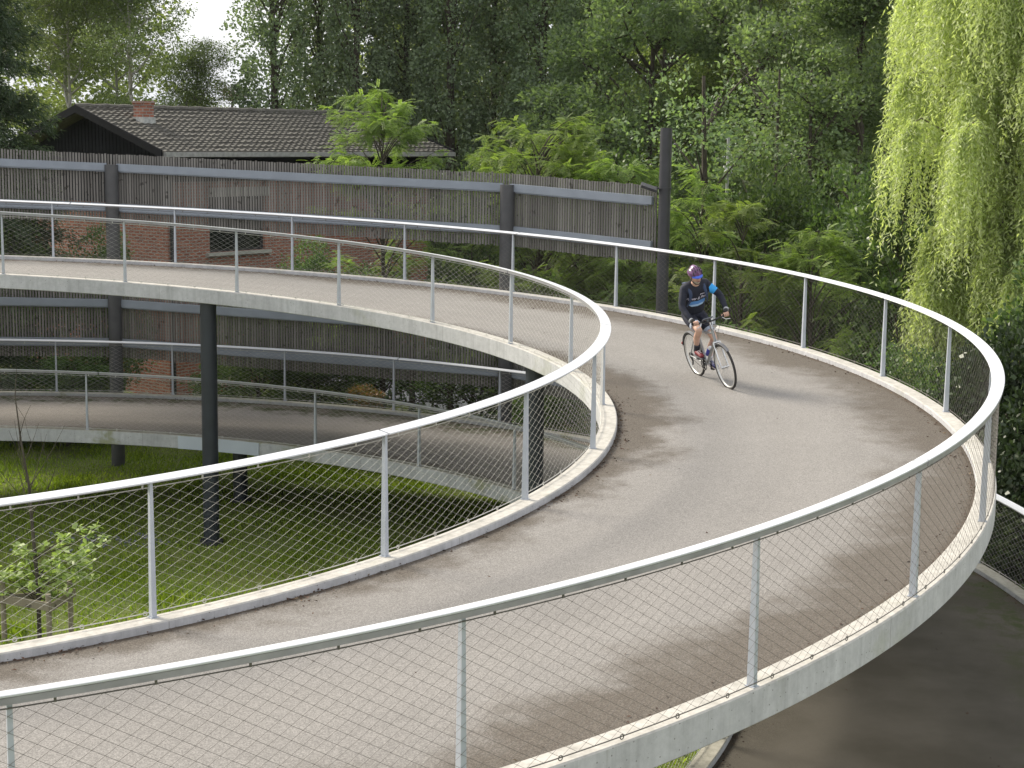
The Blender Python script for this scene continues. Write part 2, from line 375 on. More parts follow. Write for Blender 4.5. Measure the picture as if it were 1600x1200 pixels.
# ------------------------------------------------------------------ railings
def post_mesh(name, h):
    mb = MB(); mb.box((0, 0, h/2+.004), (.062, .046, h-.008), taper=.62)
    mb.box((0, 0, .003), (.085, .07, .006))
    me = bpy.data.meshes.new(name); me.from_pydata([tuple(v) for v in mb.v], [], mb.f); me.materials.append(MAT['post']); me.update(); return me
POST = post_mesh('post', 1.170)
def net_mesh(kind, R, a0, a1, h0, h1, w, hh, rad, knots, name, parent, ring_r, sgn):
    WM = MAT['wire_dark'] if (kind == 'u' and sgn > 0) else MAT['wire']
    L = (a1-a0)*R; H = h1-h0; Wd = H*w/hh; ns = int(L/w); seg = 6
    V = []; Q = []; base = 0
    s0 = (np.arange(ns+int(Wd/w)+1)*w-Wd)
    t = np.linspace(0, 1, seg+1)
    for d in (1, -1):
        start = s0 if d > 0 else s0+Wd
        arc = start[:, None]+d*t[None]*Wd; z = (h0+H*t)[None]+0*arc
        ok = (arc.min(1) > -.01) & (arc.max(1) < L+.01); arc = arc[ok]; z = z[ok]
        ph = a0+arc/R
        for k in range(3):
            a = 2*PI*k/3+.4
            rr = R+rad*math.cos(a); zz = z+rad*math.sin(a)*1.2
            P = np.stack([rr*np.cos(ph), rr*np.sin(ph), hz(kind, ph)+zz], -1); V.append(P)
        m = len(arc)
        idx = np.arange(m*(seg+1)).reshape(m, seg+1); tot = m*(seg+1)
        for k in range(3):
            k2 = (k+1) % 3
            Q.append(np.stack([base+k*tot+idx[:, :-1], base+k*tot+idx[:, 1:], base+k2*tot+idx[:, 1:], base+k2*tot+idx[:, :-1]], -1).reshape(-1, 4))
        base += 3*tot
    V = [v.reshape(-1, 3) for v in V]
    if knots:
        ks = []
        mm_ = int(H/hh)-1
        for r_ in range(-mm_, mm_+1):
            zz = h0+H/2+r_*hh/2
            kk_ = np.arange(-200, 2*ns+400)*2+(r_ % 2); arc = (kk_*w-Wd)/2; arc = arc[(arc > 0) & (arc < L)]
            ph = a0+arc/R; ks.append(np.stack([R*np.cos(ph), R*np.sin(ph), hz(kind, ph)+zz], -1))
        K = np.concatenate(ks); kr = .0036
        off = np.array([(kr, 0, 0), (0, kr, 0), (-kr, 0, 0), (0, -kr, 0), (0, 0, kr), (0, 0, -kr)])
        KV = (K[:, None]+off[None]).reshape(-1, 3); b = base+np.arange(len(K))*6
        for x, y, z_ in ((0, 1, 4), (1, 2, 4), (2, 3, 4), (3, 0, 4), (1, 0, 5), (2, 1, 5), (3, 2, 5), (0, 3, 5)):
            Q.append(np.stack([b+x, b+y, b+z_, b+z_], -1))
        V.append(KV)
    V = np.concatenate(V); Q = np.concatenate(Q)
    # knot triangles carry a doubled index: build them as real triangles through from_pydata
    tri = Q[:, 2] == Q[:, 3]
    F = [tuple(q) for q in Q[~tri].tolist()]+[tuple(q[:3]) for q in Q[tri].tolist()]
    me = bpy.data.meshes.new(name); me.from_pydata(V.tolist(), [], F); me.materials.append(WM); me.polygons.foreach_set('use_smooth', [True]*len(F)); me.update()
    link(name, me, parent)
    # edge cables and their rings
    ph = np.linspace(a0, a1, int(L/.25)); mb = MB()
    for zz in (h0, h1):
        mb.tube([(R*math.cos(a), R*math.sin(a), hz(kind, a)+zz) for a in ph], .0045, 6)
    for a in np.arange(a0, a1, .55/R):
        x, y, z = R*math.cos(a), R*math.sin(a), hz(kind, a)
        V2 = MB(); V2.ring((0, 0, 0), .017, .004, 'x', 14, 6)
        ca, sa = math.cos(a), math.sin(a)
        for zz in ((h0-.004,) if abs(h0) < .06 else (h0,)):
            mb.add([(x+p[0]*ca-p[1]*sa, y+p[0]*sa+p[1]*ca, z+zz+p[2]) for p in V2.v], V2.f)
        mb.box((x, y, z+h1+.012), (.010, .014, .034), Matrix.Rotation(a, 3, 'Z'))
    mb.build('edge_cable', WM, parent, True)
def make_railing(kind, side, label, posts, joints, w, hh, rad, knots, h0=.035, a0=A0, a1=A1):
    C, Ri, Ro = (UC, URi, URo) if kind == 'u' else (LC, LRi, LRo)
    R = Ri if side == 'i' else Ro; sg = -1 if side == 'i' else 1
    t = empty('railing', (C[0], C[1], 0)); tag(t, label, 'railing', 'railings along the ramp kerbs')
    for a in posts:
        ph = a*D2R; o = link('post', POST, t, (R*math.cos(ph), R*math.sin(ph), hz(kind, ph)))
        o.rotation_euler = (0, 0, ph)
    js = [a0]+[j*D2R for j in sorted(joints)]+[a1]; rr = R+sg*.012
    for i in range(len(js)-1):
        gap = .014/R
        g0 = js[i]+(gap if i else 0); g1 = js[i+1]-gap
        n = max(8, int((g1-g0)*R/.18))
        # broad flat top plate on a narrower box rail
        prof = [(rr+sg*u, z) for u, z in ((-.070, 1.176), (-.067, 1.186), (.064, 1.206), (.070, 1.202), (.066, 1.190), (-.062, 1.170))]
        hr = sweep(kind, prof, g0, g1, n, 'handrail', MAT['rail'], t, True)
        sweep(kind, [(rr+sg*u, z) for u, z in ((.020, 1.146), (.060, 1.146), (.062, 1.186), (.020, 1.180))], g0, g1, n, 'channel', MAT['channel'], hr, False)
    net_mesh(kind, R+sg*.038, a0+.01, a1-.01, h0, 1.115, w, hh, rad, knots, 'wire_net', t, .017, sg)
    return t
op = [-11+ -10.63*k for k in range(0, 11)]
po = [0.45+10.52*k for k in range(0, 14)]+[-11.2, -22.0, -32.9, -43.6, -54.4, -65.2, -76.0, -86.8, -97.6, -108.4, -119.2]
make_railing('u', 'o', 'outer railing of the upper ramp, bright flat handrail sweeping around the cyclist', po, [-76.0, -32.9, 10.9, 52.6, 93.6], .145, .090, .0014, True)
pi_ = [1.76, 15.4, 29.05, 42.4, 55.9, 69.05, 82.3, 95.75, 109.1, 122.5, 135.9, -12.8, -26.8, -40.6, -54.8, -68.6, -82.4, -96.2, -110, -122]
make_railing('u', 'i', 'inner railing of the upper ramp, around the grassy well with an open handrail joint', pi_, [-40.6, -2.0, 29.05, 82.3], .170, .085, .0011, True)
make_railing('l', 'o', 'outer railing of the lower ramp, thin shaded posts in front of the slatted barrier', [-112+9.6*k for k in range(27)], [-60, 20, 70, 115], .17, .087, .0014, False)
make_railing('l', 'i', 'inner railing of the lower ramp, grey and shaded beneath the upper deck', [-120+12.55*k for k in range(21)], [-50, 30, 92], .17, .087, .0013, False)
# ------------------------------------------------------------------ ground
def gz(x, y):
    r = np.hypot(x+8.4, y-22)
    k = np.clip((r-16.8)/14, 0, 1); k = k*k*(3-2*k)
    return -4.35+k*.85+.06*np.sin(x*.7)*np.cos(y*.6)*np.clip((r-17)/5, 0, 1)+.04*np.sin(x*1.3+y)*(r < 12)
gx = np.concatenate([np.linspace(-160, -45, 12), np.linspace(-40, 40, 121), np.linspace(45, 160, 12)])
gy = np.concatenate([np.linspace(-60, -25, 5), np.linspace(-20, 100, 151), np.linspace(110, 230, 10)])
X, Y = np.meshgrid(gx, gy, indexing='ij'); Z = gz(X, Y)
ny = len(gy); i, j = np.meshgrid(np.arange(len(gx)-1), np.arange(ny-1), indexing='ij')
Q = np.stack([i*ny+j, (i+1)*ny+j, (i+1)*ny+j+1, i*ny+j+1], -1).reshape(-1, 4)
m, t, b = nodes('soil_grass'); c = objc(t)
n1 = noise(t, c, .35, 5, .6); n2 = noise(t, c, 9, 5, .7)
col = ramp_(t, n1, [(.3, (.09, .12, .025)), (.55, (.13, .16, .03)), (.75, (.15, .14, .045))])
col = mixc(t, .7, col, ramp_(t, n2, [(.3, .5), (.7, 1.4)]), 'MULTIPLY')
t.links.new(col, b.inputs['Base Color']); b.inputs['Roughness'].default_value = .95
link('ground', quads('ground', np.stack([X, Y, Z], -1).reshape(-1, 3), Q, m, True))['kind'] = 'structure'
# pale service road beyond the ramp, seen between the trunks under the barrier
m, t, b = nodes('service_road'); c = objc(t)
t.links.new(ramp_(t, noise(t, c, 3, 5, .7), [(.3, (.36, .36, .37)), (.7, (.48, .48, .48))]), b.inputs['Base Color']); b.inputs['Roughness'].default_value = .9
V = []; xs = np.linspace(-7.5, 14, 30); ys = np.linspace(44, 54, 12)
for x in xs:
    for y in ys:
        yy = y+max(0, (-1-x))*.9; V.append((x, yy, float(gz(x, yy))+.03))
Q = [(i*12+j, (i+1)*12+j, (i+1)*12+j+1, i*12+j+1) for i in range(29) for j in range(11)]
link('service_road', quads('service_road', V, Q, m))['kind'] = 'structure'
# grass blades
def blades(n, sampler, hmin, hmax, wid, seed, name, mat):
    rg = np.random.default_rng(seed); P = sampler(rg, n); n = len(P)
    th = rg.uniform(0, 2*PI, n); h = rg.uniform(hmin, hmax, n)*(.6+.8*(np.sin(P[:, 0]*1.7)*np.cos(P[:, 1]*1.4)*.5+.5))
    lean = rg.normal(0, .45, (n, 2))*h[:, None]
    w = wid*rg.uniform(.6, 1.4, n); a = np.stack([np.cos(th), np.sin(th), 0*th], -1)*w[:, None]/2
    mid = P+np.stack([lean[:, 0]*.35, lean[:, 1]*.35, h*.6], -1); tip = P+np.stack([lean[:, 0], lean[:, 1], h], -1)
    V = np.stack([P-a, P+a, mid+a*.8, tip, mid-a*.8], 1).reshape(-1, 3)
    return quads(name, V, np.arange(n*5).reshape(-1, 5), mat)
gm = leaf_mat('grass_blades', (.13, .20, .02), (.29, .38, .045), (.46, .48, .12), .5, .6)
def samp_in(rg, n):
    r = np.sqrt(rg.uniform(0, 1, n))*20.5; a = rg.uniform(0, 2*PI, n)
    x = -8.4+r*np.cos(a); y = 22+r*np.sin(a)
    ok = (r < 12.5) | ((r > 12.5) & (y > 33)); x, y = x[ok], y[ok]
    ok = (x/y > -.36) & (x/y < .36) & (y > 10.5)
    den = np.sin(x*.9+2)*np.cos(y*1.1)+np.sin(x*2.3)*np.sin(y*1.9)
    ok &= rg.uniform(-1.6, 1.2, len(x)) < den+.9
    x, y = x[ok], y[ok]
    return np.stack([x, y, gz(x, y)-.01], -1)
me = blades(420000, samp_in, .035, .115, .018, 5, 'grass', gm)
tag(link('grass', me), 'rough green grass growing in the well of the spiral and under the ramp', 'grass', kind='stuff')
# ------------------------------------------------------------------ leaves and trees
def unit(v): return v/np.maximum(np.linalg.norm(v, axis=-1, keepdims=True), 1e-9)
def leafset(P, A, Nn, L, Wd, shape='kite'):
    """P base points, A axis directions, Nn approximate normals"""
    A = unit(A); B = unit(np.cross(A, Nn)); C = np.cross(B, A)
    L = np.broadcast_to(L, len(P))[:, None]; Wd = np.broadcast_to(Wd, len(P))[:, None]
    if shape == 'kite':
        V = np.stack([P, P+A*L*.45+B*Wd*.5+C*L*.07, P+A*L, P+A*L*.45-B*Wd*.5+C*L*.07], 1); k = 4
    else:
        V = np.stack([P, P+A*L*.35+B*Wd*.32, P+A*L*.72+B*Wd*.5+C*L*.05, P+A*L-C*L*.08, P+A*L*.72-B*Wd*.5+C*L*.05, P+A*L*.35-B*Wd*.32], 1); k = 6
    return V.reshape(-1, 3), k
def tree(name, label, cat, group, loc, foliage, wood, leafm, barkm, rz=0, parts=('crown', 'trunk')):
    t = empty(name, loc, rz); tag(t, label, cat, group)
    V, k = foliage
    link(parts[0], quads(parts[0], V, np.arange(len(V)).reshape(-1, k), leafm), t)
    wood.build(parts[1], barkm, t, True)
    return t
def limb(mb, p0, p1, r0, r1, rg, bend=.15, n=5, sides=7):
    p0, p1 = np.array(p0, float), np.array(p1, float); d = np.linalg.norm(p1-p0); pts = []
    off = rg.normal(0, bend*d, 3)
    for i in range(n+1):
        s = i/n; pts.append(p0+(p1-p0)*s+off*math.sin(PI*s)*.5+np.array([0, 0, 1])*0)
    mb.tube(pts, [r0+(r1-r0)*i/n for i in range(n+1)], sides)
def clumps_to_leaves(rg, C, rad, per, lsize, up=.5, droop=0, outc=None, flat=.6, aspect=.6, shape='kite'):
    """each clump is a spray of leaves round a twig end"""
    n = len(C)*per; rad = np.repeat(np.broadcast_to(rad, len(C)), per)
    G = rg.normal(0, 1, (n, 3)); G = unit(G)*(rg.uniform(0, 1, (n, 1))**.5); G[:, 2] *= flat
    P = np.repeat(C, per, 0)+G*rad[:, None]
    out = unit(P-(outc if outc is not None else np.array([0, 0, P[:, 2].mean()])))
    A = unit(G+out*.6+rg.normal(0, .5, (n, 3))+np.array([0, 0, -droop]))
    Nn = unit(np.array([0, 0, up])+rg.normal(0, .55, (n, 3))+out*.35)
    L = lsize*rg.uniform(.65, 1.3, n)
    return leafset(P, A, Nn, L, L*aspect, shape)
def crown_points(rg, n, fn):
    out = []
    while sum(len(o) for o in out) < n:
        p = fn(rg, n*2); out.append(p)
    return np.concatenate(out)[:n]
def lobes(rg, n, centers, radii, shell=.55):
    """points in the outer shells of several lobes -> uneven outline with gaps between lobes"""
    centers = np.array(centers, float); radii = np.array(radii, float)
    w = radii.prod(1)**(2/3); k = rg.choice(len(centers), n, p=w/w.sum())
    d = unit(rg.normal(0, 1, (n, 3))); r = rg.uniform(shell, 1, (n, 1))**.7
    return centers[k]+d*r*radii[k]
def make_broad(seed, H, Rr, z0, nl, ncl, per, lsize, leafm, barkm, name, label, cat, group, loc, rz=0, up=.5, droop=0, lobe_r=.34, crad=.42, asym=1, shape='kite', trunkr=.18):
    rg = np.random.default_rng(seed); cs = []; rs = []
    for i in range(nl):
        s = rg.uniform(0, 1); z = z0+(H-z0)*s
        env = Rr*(math.sin(PI*min(1, .18+.78*s))**.7); a = rg.uniform(0, 2*PI); q = env*math.sqrt(rg.uniform(.05, 1))*.85
        k = Rr*lobe_r*rg.uniform(.7, 1.25); cs.append((q*math.cos(a), q*math.sin(a), z)); rs.append((k, k, k*.75))
    C = lobes(rg, ncl, cs, rs)
    V = clumps_to_leaves(rg, C, crad*rg.uniform(.6, 1.3, ncl), per, lsize, up, droop, np.array([0, 0, z0+(H-z0)*.4]), shape=shape)
    mb = MB(); top = H*.93; pts = [(0, 0, -1.0)]; x = y = 0
    for i in range(1, 9):
        x += rg.normal(0, .07); y += rg.normal(0, .07); pts.append((x, y, top*i/8))
    mb.tube(pts, [trunkr*(1-.9*i/8) for i in range(9)], 9)
    for i, c in enumerate(cs):
        zz = max(.3, c[2]-rg.uniform(.5, 1.0)*math.hypot(c[0], c[1])*1.1); k = min(7.99, zz/top*8); f = int(k)
        p0 = np.array(pts[f])*(1-(k-f))+np.array(pts[min(8, f+1)])*(k-f)
        limb(mb, p0, c, trunkr*.4, trunkr*.1, rg, .08)
        for q in range(3):
            e = np.array(c)+unit(rg.normal(0, 1, 3))*np.array(rs[i])*.8; limb(mb, np.array(c)*.75+p0*.25, e, trunkr*.14, .01, rg, .1, 3, 5)
    return tree(name, label, cat, group, loc, V, mb, leafm, barkm, rz)
def G(x, y): return float(gz(np.array(x), np.array(y)))
LM = {}
LM['poplar'] = leaf_mat('poplar_leaves', (.12, .16, .105), (.22, .28, .17), (.36, .40, .30), .4, .4)
LM['dark'] = leaf_mat('maple_leaves', (.105, .155, .085), (.22, .295, .15), (.34, .40, .22), .44, .5)
LM['mid'] = leaf_mat('ash_leaves', (.12, .165, .065), (.26, .31, .12), (.42, .43, .19), .45, .5)
LM['birch'] = leaf_mat('birch_leaves', (.10, .13, .06), (.19, .235, .10), (.31, .32, .16), .42, .5)
LM['conifer'] = leaf_mat('conifer_needles', (.04, .07, .04), (.10, .15, .075), (.16, .19, .09), .25, .6)
LM['purple'] = leaf_mat('purple_leaves', (.06, .035, .045), (.12, .07, .08), None, .3)
LM['robinia'] = leaf_mat('robinia_leaves', (.13, .20, .055), (.25, .325, .10), (.40, .46, .18), .45, .5)
LM['willow'] = leaf_mat('willow_leaves', (.33, .365, .18), (.53, .57, .31), (.68, .71, .47), .45, .45)
LM['shrub'] = leaf_mat('shrub_leaves', (.05, .09, .03), (.14, .20, .075), (.36, .40, .28), .35, .3)
LM['bush'] = leaf_mat('bush_leaves', (.045, .085, .03), (.125, .19, .065), (.23, .29, .11), .38, .45)
LM['shade_toned'] = leaf_mat('bush_leaves_shade_tone', (.02, .035, .015), (.05, .08, .03), (.09, .12, .05), .15, .4)  # bush leaves darkened so the deep shade at the right edge sits in their colour
LM['oak'] = leaf_mat('oak_leaves', (.24, .33, .11), (.40, .50, .19), (.50, .58, .28), .4, .45)
LM['red'] = leaf_mat('red_tip_leaves', (.10, .12, .03), (.25, .13, .06), (.35, .12, .06), .3, .4)
# poplars: tall narrow crowns
def make_poplar(seed, label, loc):
    rg = np.random.default_rng(seed); n = 1600; H = 19
    z = rg.uniform(0, 1, n)**1.0*H+.6; a = rg.uniform(0, 2*PI, n)
    env = 1.55*np.minimum(1, (z+.5)/3.5)*np.sqrt(np.clip(1-(z/(H+1.2))**2.4, 0, 1))
    env = env*(1+.28*np.sin(3*a+z*.9+seed)*np.sin(z*1.7+seed*2))
    q = env*rg.uniform(.35, 1, n)**.6
    C = np.stack([q*np.cos(a), q*np.sin(a), z], -1)
    V = clumps_to_leaves(rg, C, .34, 26, .115, .25, .1, None, 1.25, .85)
    mb = MB(); mb.tube([(rg.normal(0, .04), rg.normal(0, .04), -1+i*2.0) for i in range(10)], [.24-.022*i for i in range(10)], 9)
    for i in range(70):
        zz = rg.uniform(.8, 16); aa = rg.uniform(0, 2*PI); rr = rg.uniform(.7, 1.4)
        limb(mb, (0, 0, zz), (rr*math.cos(aa), rr*math.sin(aa), zz+rr*2.0), .05, .012, rg, .06, 4, 5)
    return tree('poplar_tree', label, 'tree', 'dark poplars behind the house', loc, V, mb, LM['poplar'], MAT['bark'])
pop = None
names = ['dark tall poplar just right of the bright sky gap', 'second dark poplar from the sky gap, above the left half of the roof', 'dark poplar with glints of sky beside its trunk above the roof',
         'dark poplar standing above the right end of the roof ridge', 'dark poplar behind the bright robinia beside the house', 'dark poplar between the house and the barrier centre post',
         'dark poplar rising above the wide robinia', 'rightmost dark poplar of the dense row']
for k, (x, y) in enumerate([(-8.9, 62), (-7.5, 64.5), (-5.9, 62), (-4.1, 63), (-2.4, 61.5), (-.8, 63.5), (1.0, 61.5), (2.8, 63.5)]):
    if k < 2: P = make_poplar(20+k, names[k], (x, y, G(x, y))); pops = (pops if k else [])+[P]
    else:
        P = copy_tree(pops[k % 2]); P['label'] = names[k]; P.location = (x, y, G(x, y)); P.rotation_euler = (0, 0, 1.3*k+.4)
        s = 1+.06*math.sin(k*2.3); P.scale = (s, s, 1+.05*math.cos(k*3))
# broad trees of the wood on the right
specsA = [('broad dark green tree behind the barrier mast', 4.3, 56, 15, 3.6), ('tall dark tree above the cyclist, behind the camera pole', 7.6, 52, 15, 3.8),
          ('dark leafy tree between the camera pole and the willow', 9.9, 47.5, 12, 3.4)]
bd = None
for k, (lb, x, y, H, R0) in enumerate(specsA):
    if k == 0:
        bd = make_broad(31, H, R0, 1.2, 42, 1900, 26, .15, LM['dark'], MAT['bark'], 'broadleaf_tree', lb, 'tree', 'dark trees of the wood on the right', (x, y, G(x, y)), crad=.5)
    else:
        P = copy_tree(bd); P['label'] = lb; P.location = (x, y, G(x, y)); P.rotation_euler = (0, 0, 2.1*k); P.scale = (R0/3.6,)*2+(H/15,)
specsB = [('mid green tree with yellowish top left of the willow', 13.2, 58, 15, 3.7), ('yellow green sunlit tree top above the dark poplar row end', 5.6, 63, 17, 3.4),
          ('pale green tree behind the willow crown', 17.5, 56, 16, 4.0), ('light green tree directly above the leafy shrub', 10.2, 61, 16, 3.6)]
bm_ = None
for k, (lb, x, y, H, R0) in enumerate(specsB):
    if k == 0:
        bm_ = make_broad(37, H, R0, 1.0, 40, 1900, 24, .14, LM['mid'], MAT['bark'], 'broadleaf_tree', lb, 'tree', 'lighter trees of the wood on the right', (x, y, G(x, y)), crad=.46, up=.35)
    else:
        P = copy_tree(bm_); P['label'] = lb; P.location = (x, y, G(x, y)); P.rotation_euler = (0, 0, 1.7*k); P.scale = (R0/3.7,)*2+(H/15,)
# birches on the left
specsC = [('white stemmed birch rising behind the chimney', -13.7, 59.5, 15, 2.6), ('inner birch behind the roof gable, left of the white stemmed one', -15.6, 66, 14.5, 2.6), ('leafy birch deep behind the conifer at the left edge', -20.2, 64, 15, 2.8), ('dense birch between conifer and chimney, set far back', -17.9, 67, 15, 2.8), ('airy birch left of the chimney over the roof gable', -16.2, 61, 14, 2.6), ('birch at the left picture edge behind the conifer', -18.6, 58, 15, 2.7), ('small loose birch at the left side of the sky gap', -11.9, 63, 10.2, 2.1)]
for k, (lb, x, y, H, R0) in enumerate(specsC):
    if k == 0:
        bb = make_broad(41, H, R0, 1.2, 40, 2300, 26, .09, LM['birch'], MAT['bark_birch'], 'birch_tree', lb, 'tree', 'birches on the left', (x, y, G(x, y)), droop=.8, crad=.45, lobe_r=.4, trunkr=.13)
    else:
        P = copy_tree(bb); P['label'] = lb; P.location = (x, y, G(x, y)); P.rotation_euler = (0, 0, 2.4*k); P.scale = (R0/2.6,)*2+(H/15,)
make_broad(43, 8.9, 1.3, 2.5, 12, 300, 20, .12, LM['purple'], MAT['bark'], 'purple_plum_tree', 'small purple leaved tree at the foot of the bright sky gap', 'tree', None, (-13.4, 79, G(-13.4, 79)))
make_broad(44, 8.4, 2.2, 1.0, 16, 500, 22, .13, LM['mid'], MAT['bark'], 'hazel_tree', 'low green tree filling the bottom of the sky gap behind the ridge', 'tree', None, (-13.6, 72, G(-13.6, 72)))
make_broad(45, 8.6, 2.0, 1.0, 16, 500, 22, .13, LM['mid'], MAT['bark'], 'hazel_tree', 'rounded green tree under the first poplar right of the sky gap', 'tree', None, (-10.5, 60, G(-10.5, 60)))
# conifer
def make_conifer(seed, label, loc):
    rg = np.random.default_rng(seed); H = 17; Vs = []; mb = MB()
    mb.tube([(0, 0, -1), (0, 0, 6), (0, .1, H)], [.26, .17, .02], 10)
    for lev in np.arange(.5, H-.3, .30):
        R = 3.3*(1-lev/H)**.8+.2; nb = 9
        for q in range(nb):
            a = rg.uniform(0, 2*PI); r = R*rg.uniform(.75, 1.1); n = int(22*r)+12
            s = rg.uniform(.15, 1, n)**.7; dr = -.28*s*s*r+.10*r*s
            P = np.stack([s*r*math.cos(a), s*r*math.sin(a), lev+dr], -1)+rg.normal(0, .10, (n, 3))
            dirv = np.array([math.cos(a), math.sin(a), -.25])
            per = 7; Pp = np.repeat(P, per, 0)+rg.normal(0, .07, (n*per, 3)); A = dirv+rg.normal(0, .6, (n*per, 3)); A[:, 2] -= .35
            Nn = np.array([0, 0, 1])+rg.normal(0, .4, (n*per, 3))
            V, k = leafset(Pp, A, Nn, .16*rg.uniform(.6, 1.3, n*per), .035); Vs.append(V)
            limb(mb, (0, 0, lev), (r*.8*math.cos(a), r*.8*math.sin(a), lev-.1*r), .035, .008, rg, .03, 3, 4)
    return tree('conifer_tree', label, 'tree', None, loc, (np.concatenate(Vs), 4), mb, LM['conifer'], MAT['bark'])
make_conifer(51, 'dark green conifer with drooping branches at the left edge beside the house', (-14.1, 43.0, G(-14.1, 43.0)))
# willow: curtains of hanging strands
def make_willow(label, loc):
    rg = np.random.default_rng(61); mb = MB(); Vs = []
    mb.tube([(0, 0, -1), (.1, 0, 3), (.2, .1, 6.5), (.1, 0, 10.5)], [.38, .3, .2, .08], 12)
    boughs = []
    for i in range(135):
        a = rg.uniform(0, 2*PI); hgt = 2.4+11*rg.uniform(0, 1); r = rg.uniform(1.3, 3.15)*(1.06-.022*abs(hgt-5.5))
        e = np.array([r*math.cos(a), r*math.sin(a), hgt]); s0 = np.array([.1, 0, min(10, hgt*.62)])
        n = 7; P = [s0+(e-s0)*k/n+np.array([0, 0, .55*math.sin(PI*k/n)]) for k in range(n+1)]
        P += [P[-1]+np.array([.22*math.cos(a), .22*math.sin(a), -.12]), P[-1]+np.array([.36*math.cos(a), .36*math.sin(a), -.42])]
        mb.tube(P, [.055*(1-.95*k/(n+2)) for k in range(n+3)], 6); boughs.append((np.array(P), a))
    for P, a in boughs:
        m = 150; t_ = rg.uniform(.28, 1, m)**.75*(len(P)-1.001); k = t_.astype(int); f = (t_-k)[:, None]
        B = P[k]*(1-f)+P[k+1]*f
        for q in range(m):
            Lh = rg.uniform(.5, 1.0)*rg.uniform(1.2, 3.1)*(1.1 if P[-1][2] > 4 else .8); nl = int(Lh*20); u = np.linspace(0, 1, nl)
            aa = a+rg.normal(0, .9); od = np.array([math.cos(aa), math.sin(aa), 0]); arch = rg.uniform(.12, .55)
            X = B[q]+rg.normal(0, .07, 3)+np.outer(np.sin(u*PI/2)*arch, od); X[:, 2] += .10*np.sin(u*PI)-Lh*u**1.25
            sw = rg.normal(0, .12, 2); X[:, 0] += sw[0]*u**2; X[:, 1] += sw[1]*u**2
            X += .025*np.sin(u[:, None]*rg.uniform(5, 12)+rg.uniform(0, 6, 3))
            Dv = rg.normal(0, .6, (nl, 3)); Dv[:, 2] = -rg.uniform(.3, 1.1, nl); Nn = rg.normal(0, .8, (nl, 3))+od*.6+np.array([0, 0, .5])
            V, kk = leafset(X+rg.normal(0, .012, (nl, 3)), Dv, Nn, .12*rg.uniform(.7, 1.3, nl), .030*rg.uniform(.8, 1.3, nl)); Vs.append(V)
    return tree('willow_tree', label, 'tree', None, loc, (np.concatenate(Vs), 4), mb, LM['willow'], MAT['bark_willow'])
make_willow('large bright yellow green weeping willow filling the right side', (10.8, 34.0, G(10.8, 34.0)))
# robinias: compound leaves, each a midrib with paired leaflets
def fronds(rg, C, out, Lf=.36, npair=9, wid=.030, ll=.060):
    n = len(C); A = unit(out+rg.normal(0, .22, (n, 3))); up = unit(np.array([0, 0, 1])+rg.normal(0, .22, (n, 3)))
    B = unit(np.cross(A, up)); Cn = np.cross(B, A); Vs = []
    for k in range(npair):
        s = .18+.82*k/npair
        base = C+A*Lf*s-np.array([0, 0, 1])*Lf*.25*s*s
        for d in (1, -1):
            V, kk = leafset(base, B*d+A*.35-np.array([0, 0, .12]), Cn, ll*(1-.3*abs(s-.5)), wid); Vs.append(V.reshape(n, 4, 3))
    return np.concatenate(Vs, 1).reshape(-1, 3)
def make_robinia(seed, label, loc, H, Rr, nb, nf, leafm=None, z0=.3, wide=1.0, group='bright robinias behind the barrier', top_bias=.7):
    rg = np.random.default_rng(seed); mb = MB(); Cs = []; Os = []
    mb.tube([(0, 0, -.6), (.05, 0, H*.4), (0, .05, H*.8)], [.09, .06, .02], 8)
    nb = int(nb*.85)
    for i in range(nb):
        a = rg.uniform(0, 2*PI); u = rg.uniform(0, 1)**top_bias; zt = z0+(H-z0)*(.15+.85*u)
        prof = math.sqrt(max(.04, 1-(max(0, u-.35)/.66)**2)); rr = Rr*rg.uniform(.35, 1.15)*prof; zt -= .35*rr*rg.uniform(0, 1)
        e = np.array([rr*math.cos(a), rr*math.sin(a), zt]); s0 = np.array([0, 0, max(.2, zt-rr*.7-.3)])
        n = 6; B = [s0+(e-s0)*k/n+np.array([0, 0, .22*rr*math.sin(PI*k/n)]) for k in range(n+1)]; mb.tube(B, [.022*(1-.85*k/n) for k in range(n+1)], 5)
        tw = max(2, int(2.2*rr)+2)
        for q in range(tw):            # side twigs, each carrying a flat spray of fronds
            st = rg.uniform(.35, 1.0) if q else 1.0; b0 = s0+(e-s0)*st+np.array([0, 0, .22*rr*math.sin(PI*st)])
            ta = a+rg.normal(0, .8); ln = rg.uniform(.25, .6); td = np.array([math.cos(ta), math.sin(ta), rg.uniform(-.1, .45)])
            mb.tube([b0, b0+td*ln*.6, b0+td*ln], [.007, .004, .002], 4)
            m = max(6, int(nf*1.25/tw)); s_ = rg.uniform(.05, 1.1, m); P = b0+td*ln*s_[:, None]+rg.normal(0, .025, (m, 3))
            side = np.array([-math.sin(ta), math.cos(ta), 0]); o = td*.55+side*(rg.choice([-1, 1], m)*rg.uniform(.2, 1.1, m))[:, None]; o[:, 2] = rg.normal(-.05, .22, m)
            Cs.append(P); Os.append(o)
    V = fronds(rg, np.concatenate(Cs), np.concatenate(Os))
    return tree('robinia_tree', label, 'tree', group, loc, (V, 4), mb, leafm or LM['robinia'], MAT['bark'])
def GR(x, y): return (x, y, G(x, y))
make_robinia(71, 'bright upright robinia in front of the right end of the tiled roof', GR(-3.35, 42), 8.9, 1.9, 80, 54, top_bias=.6)
make_robinia(72, 'wide bright robinia spreading above the middle of the slatted barrier', GR(.6, 41.5), 8.3, 2.9, 110, 54, top_bias=.5)
make_robinia(70, 'bright robinia sprays between the wide robinia and the mast', GR(1.75, 42.5), 7.3, 1.9, 60, 44, top_bias=.5)
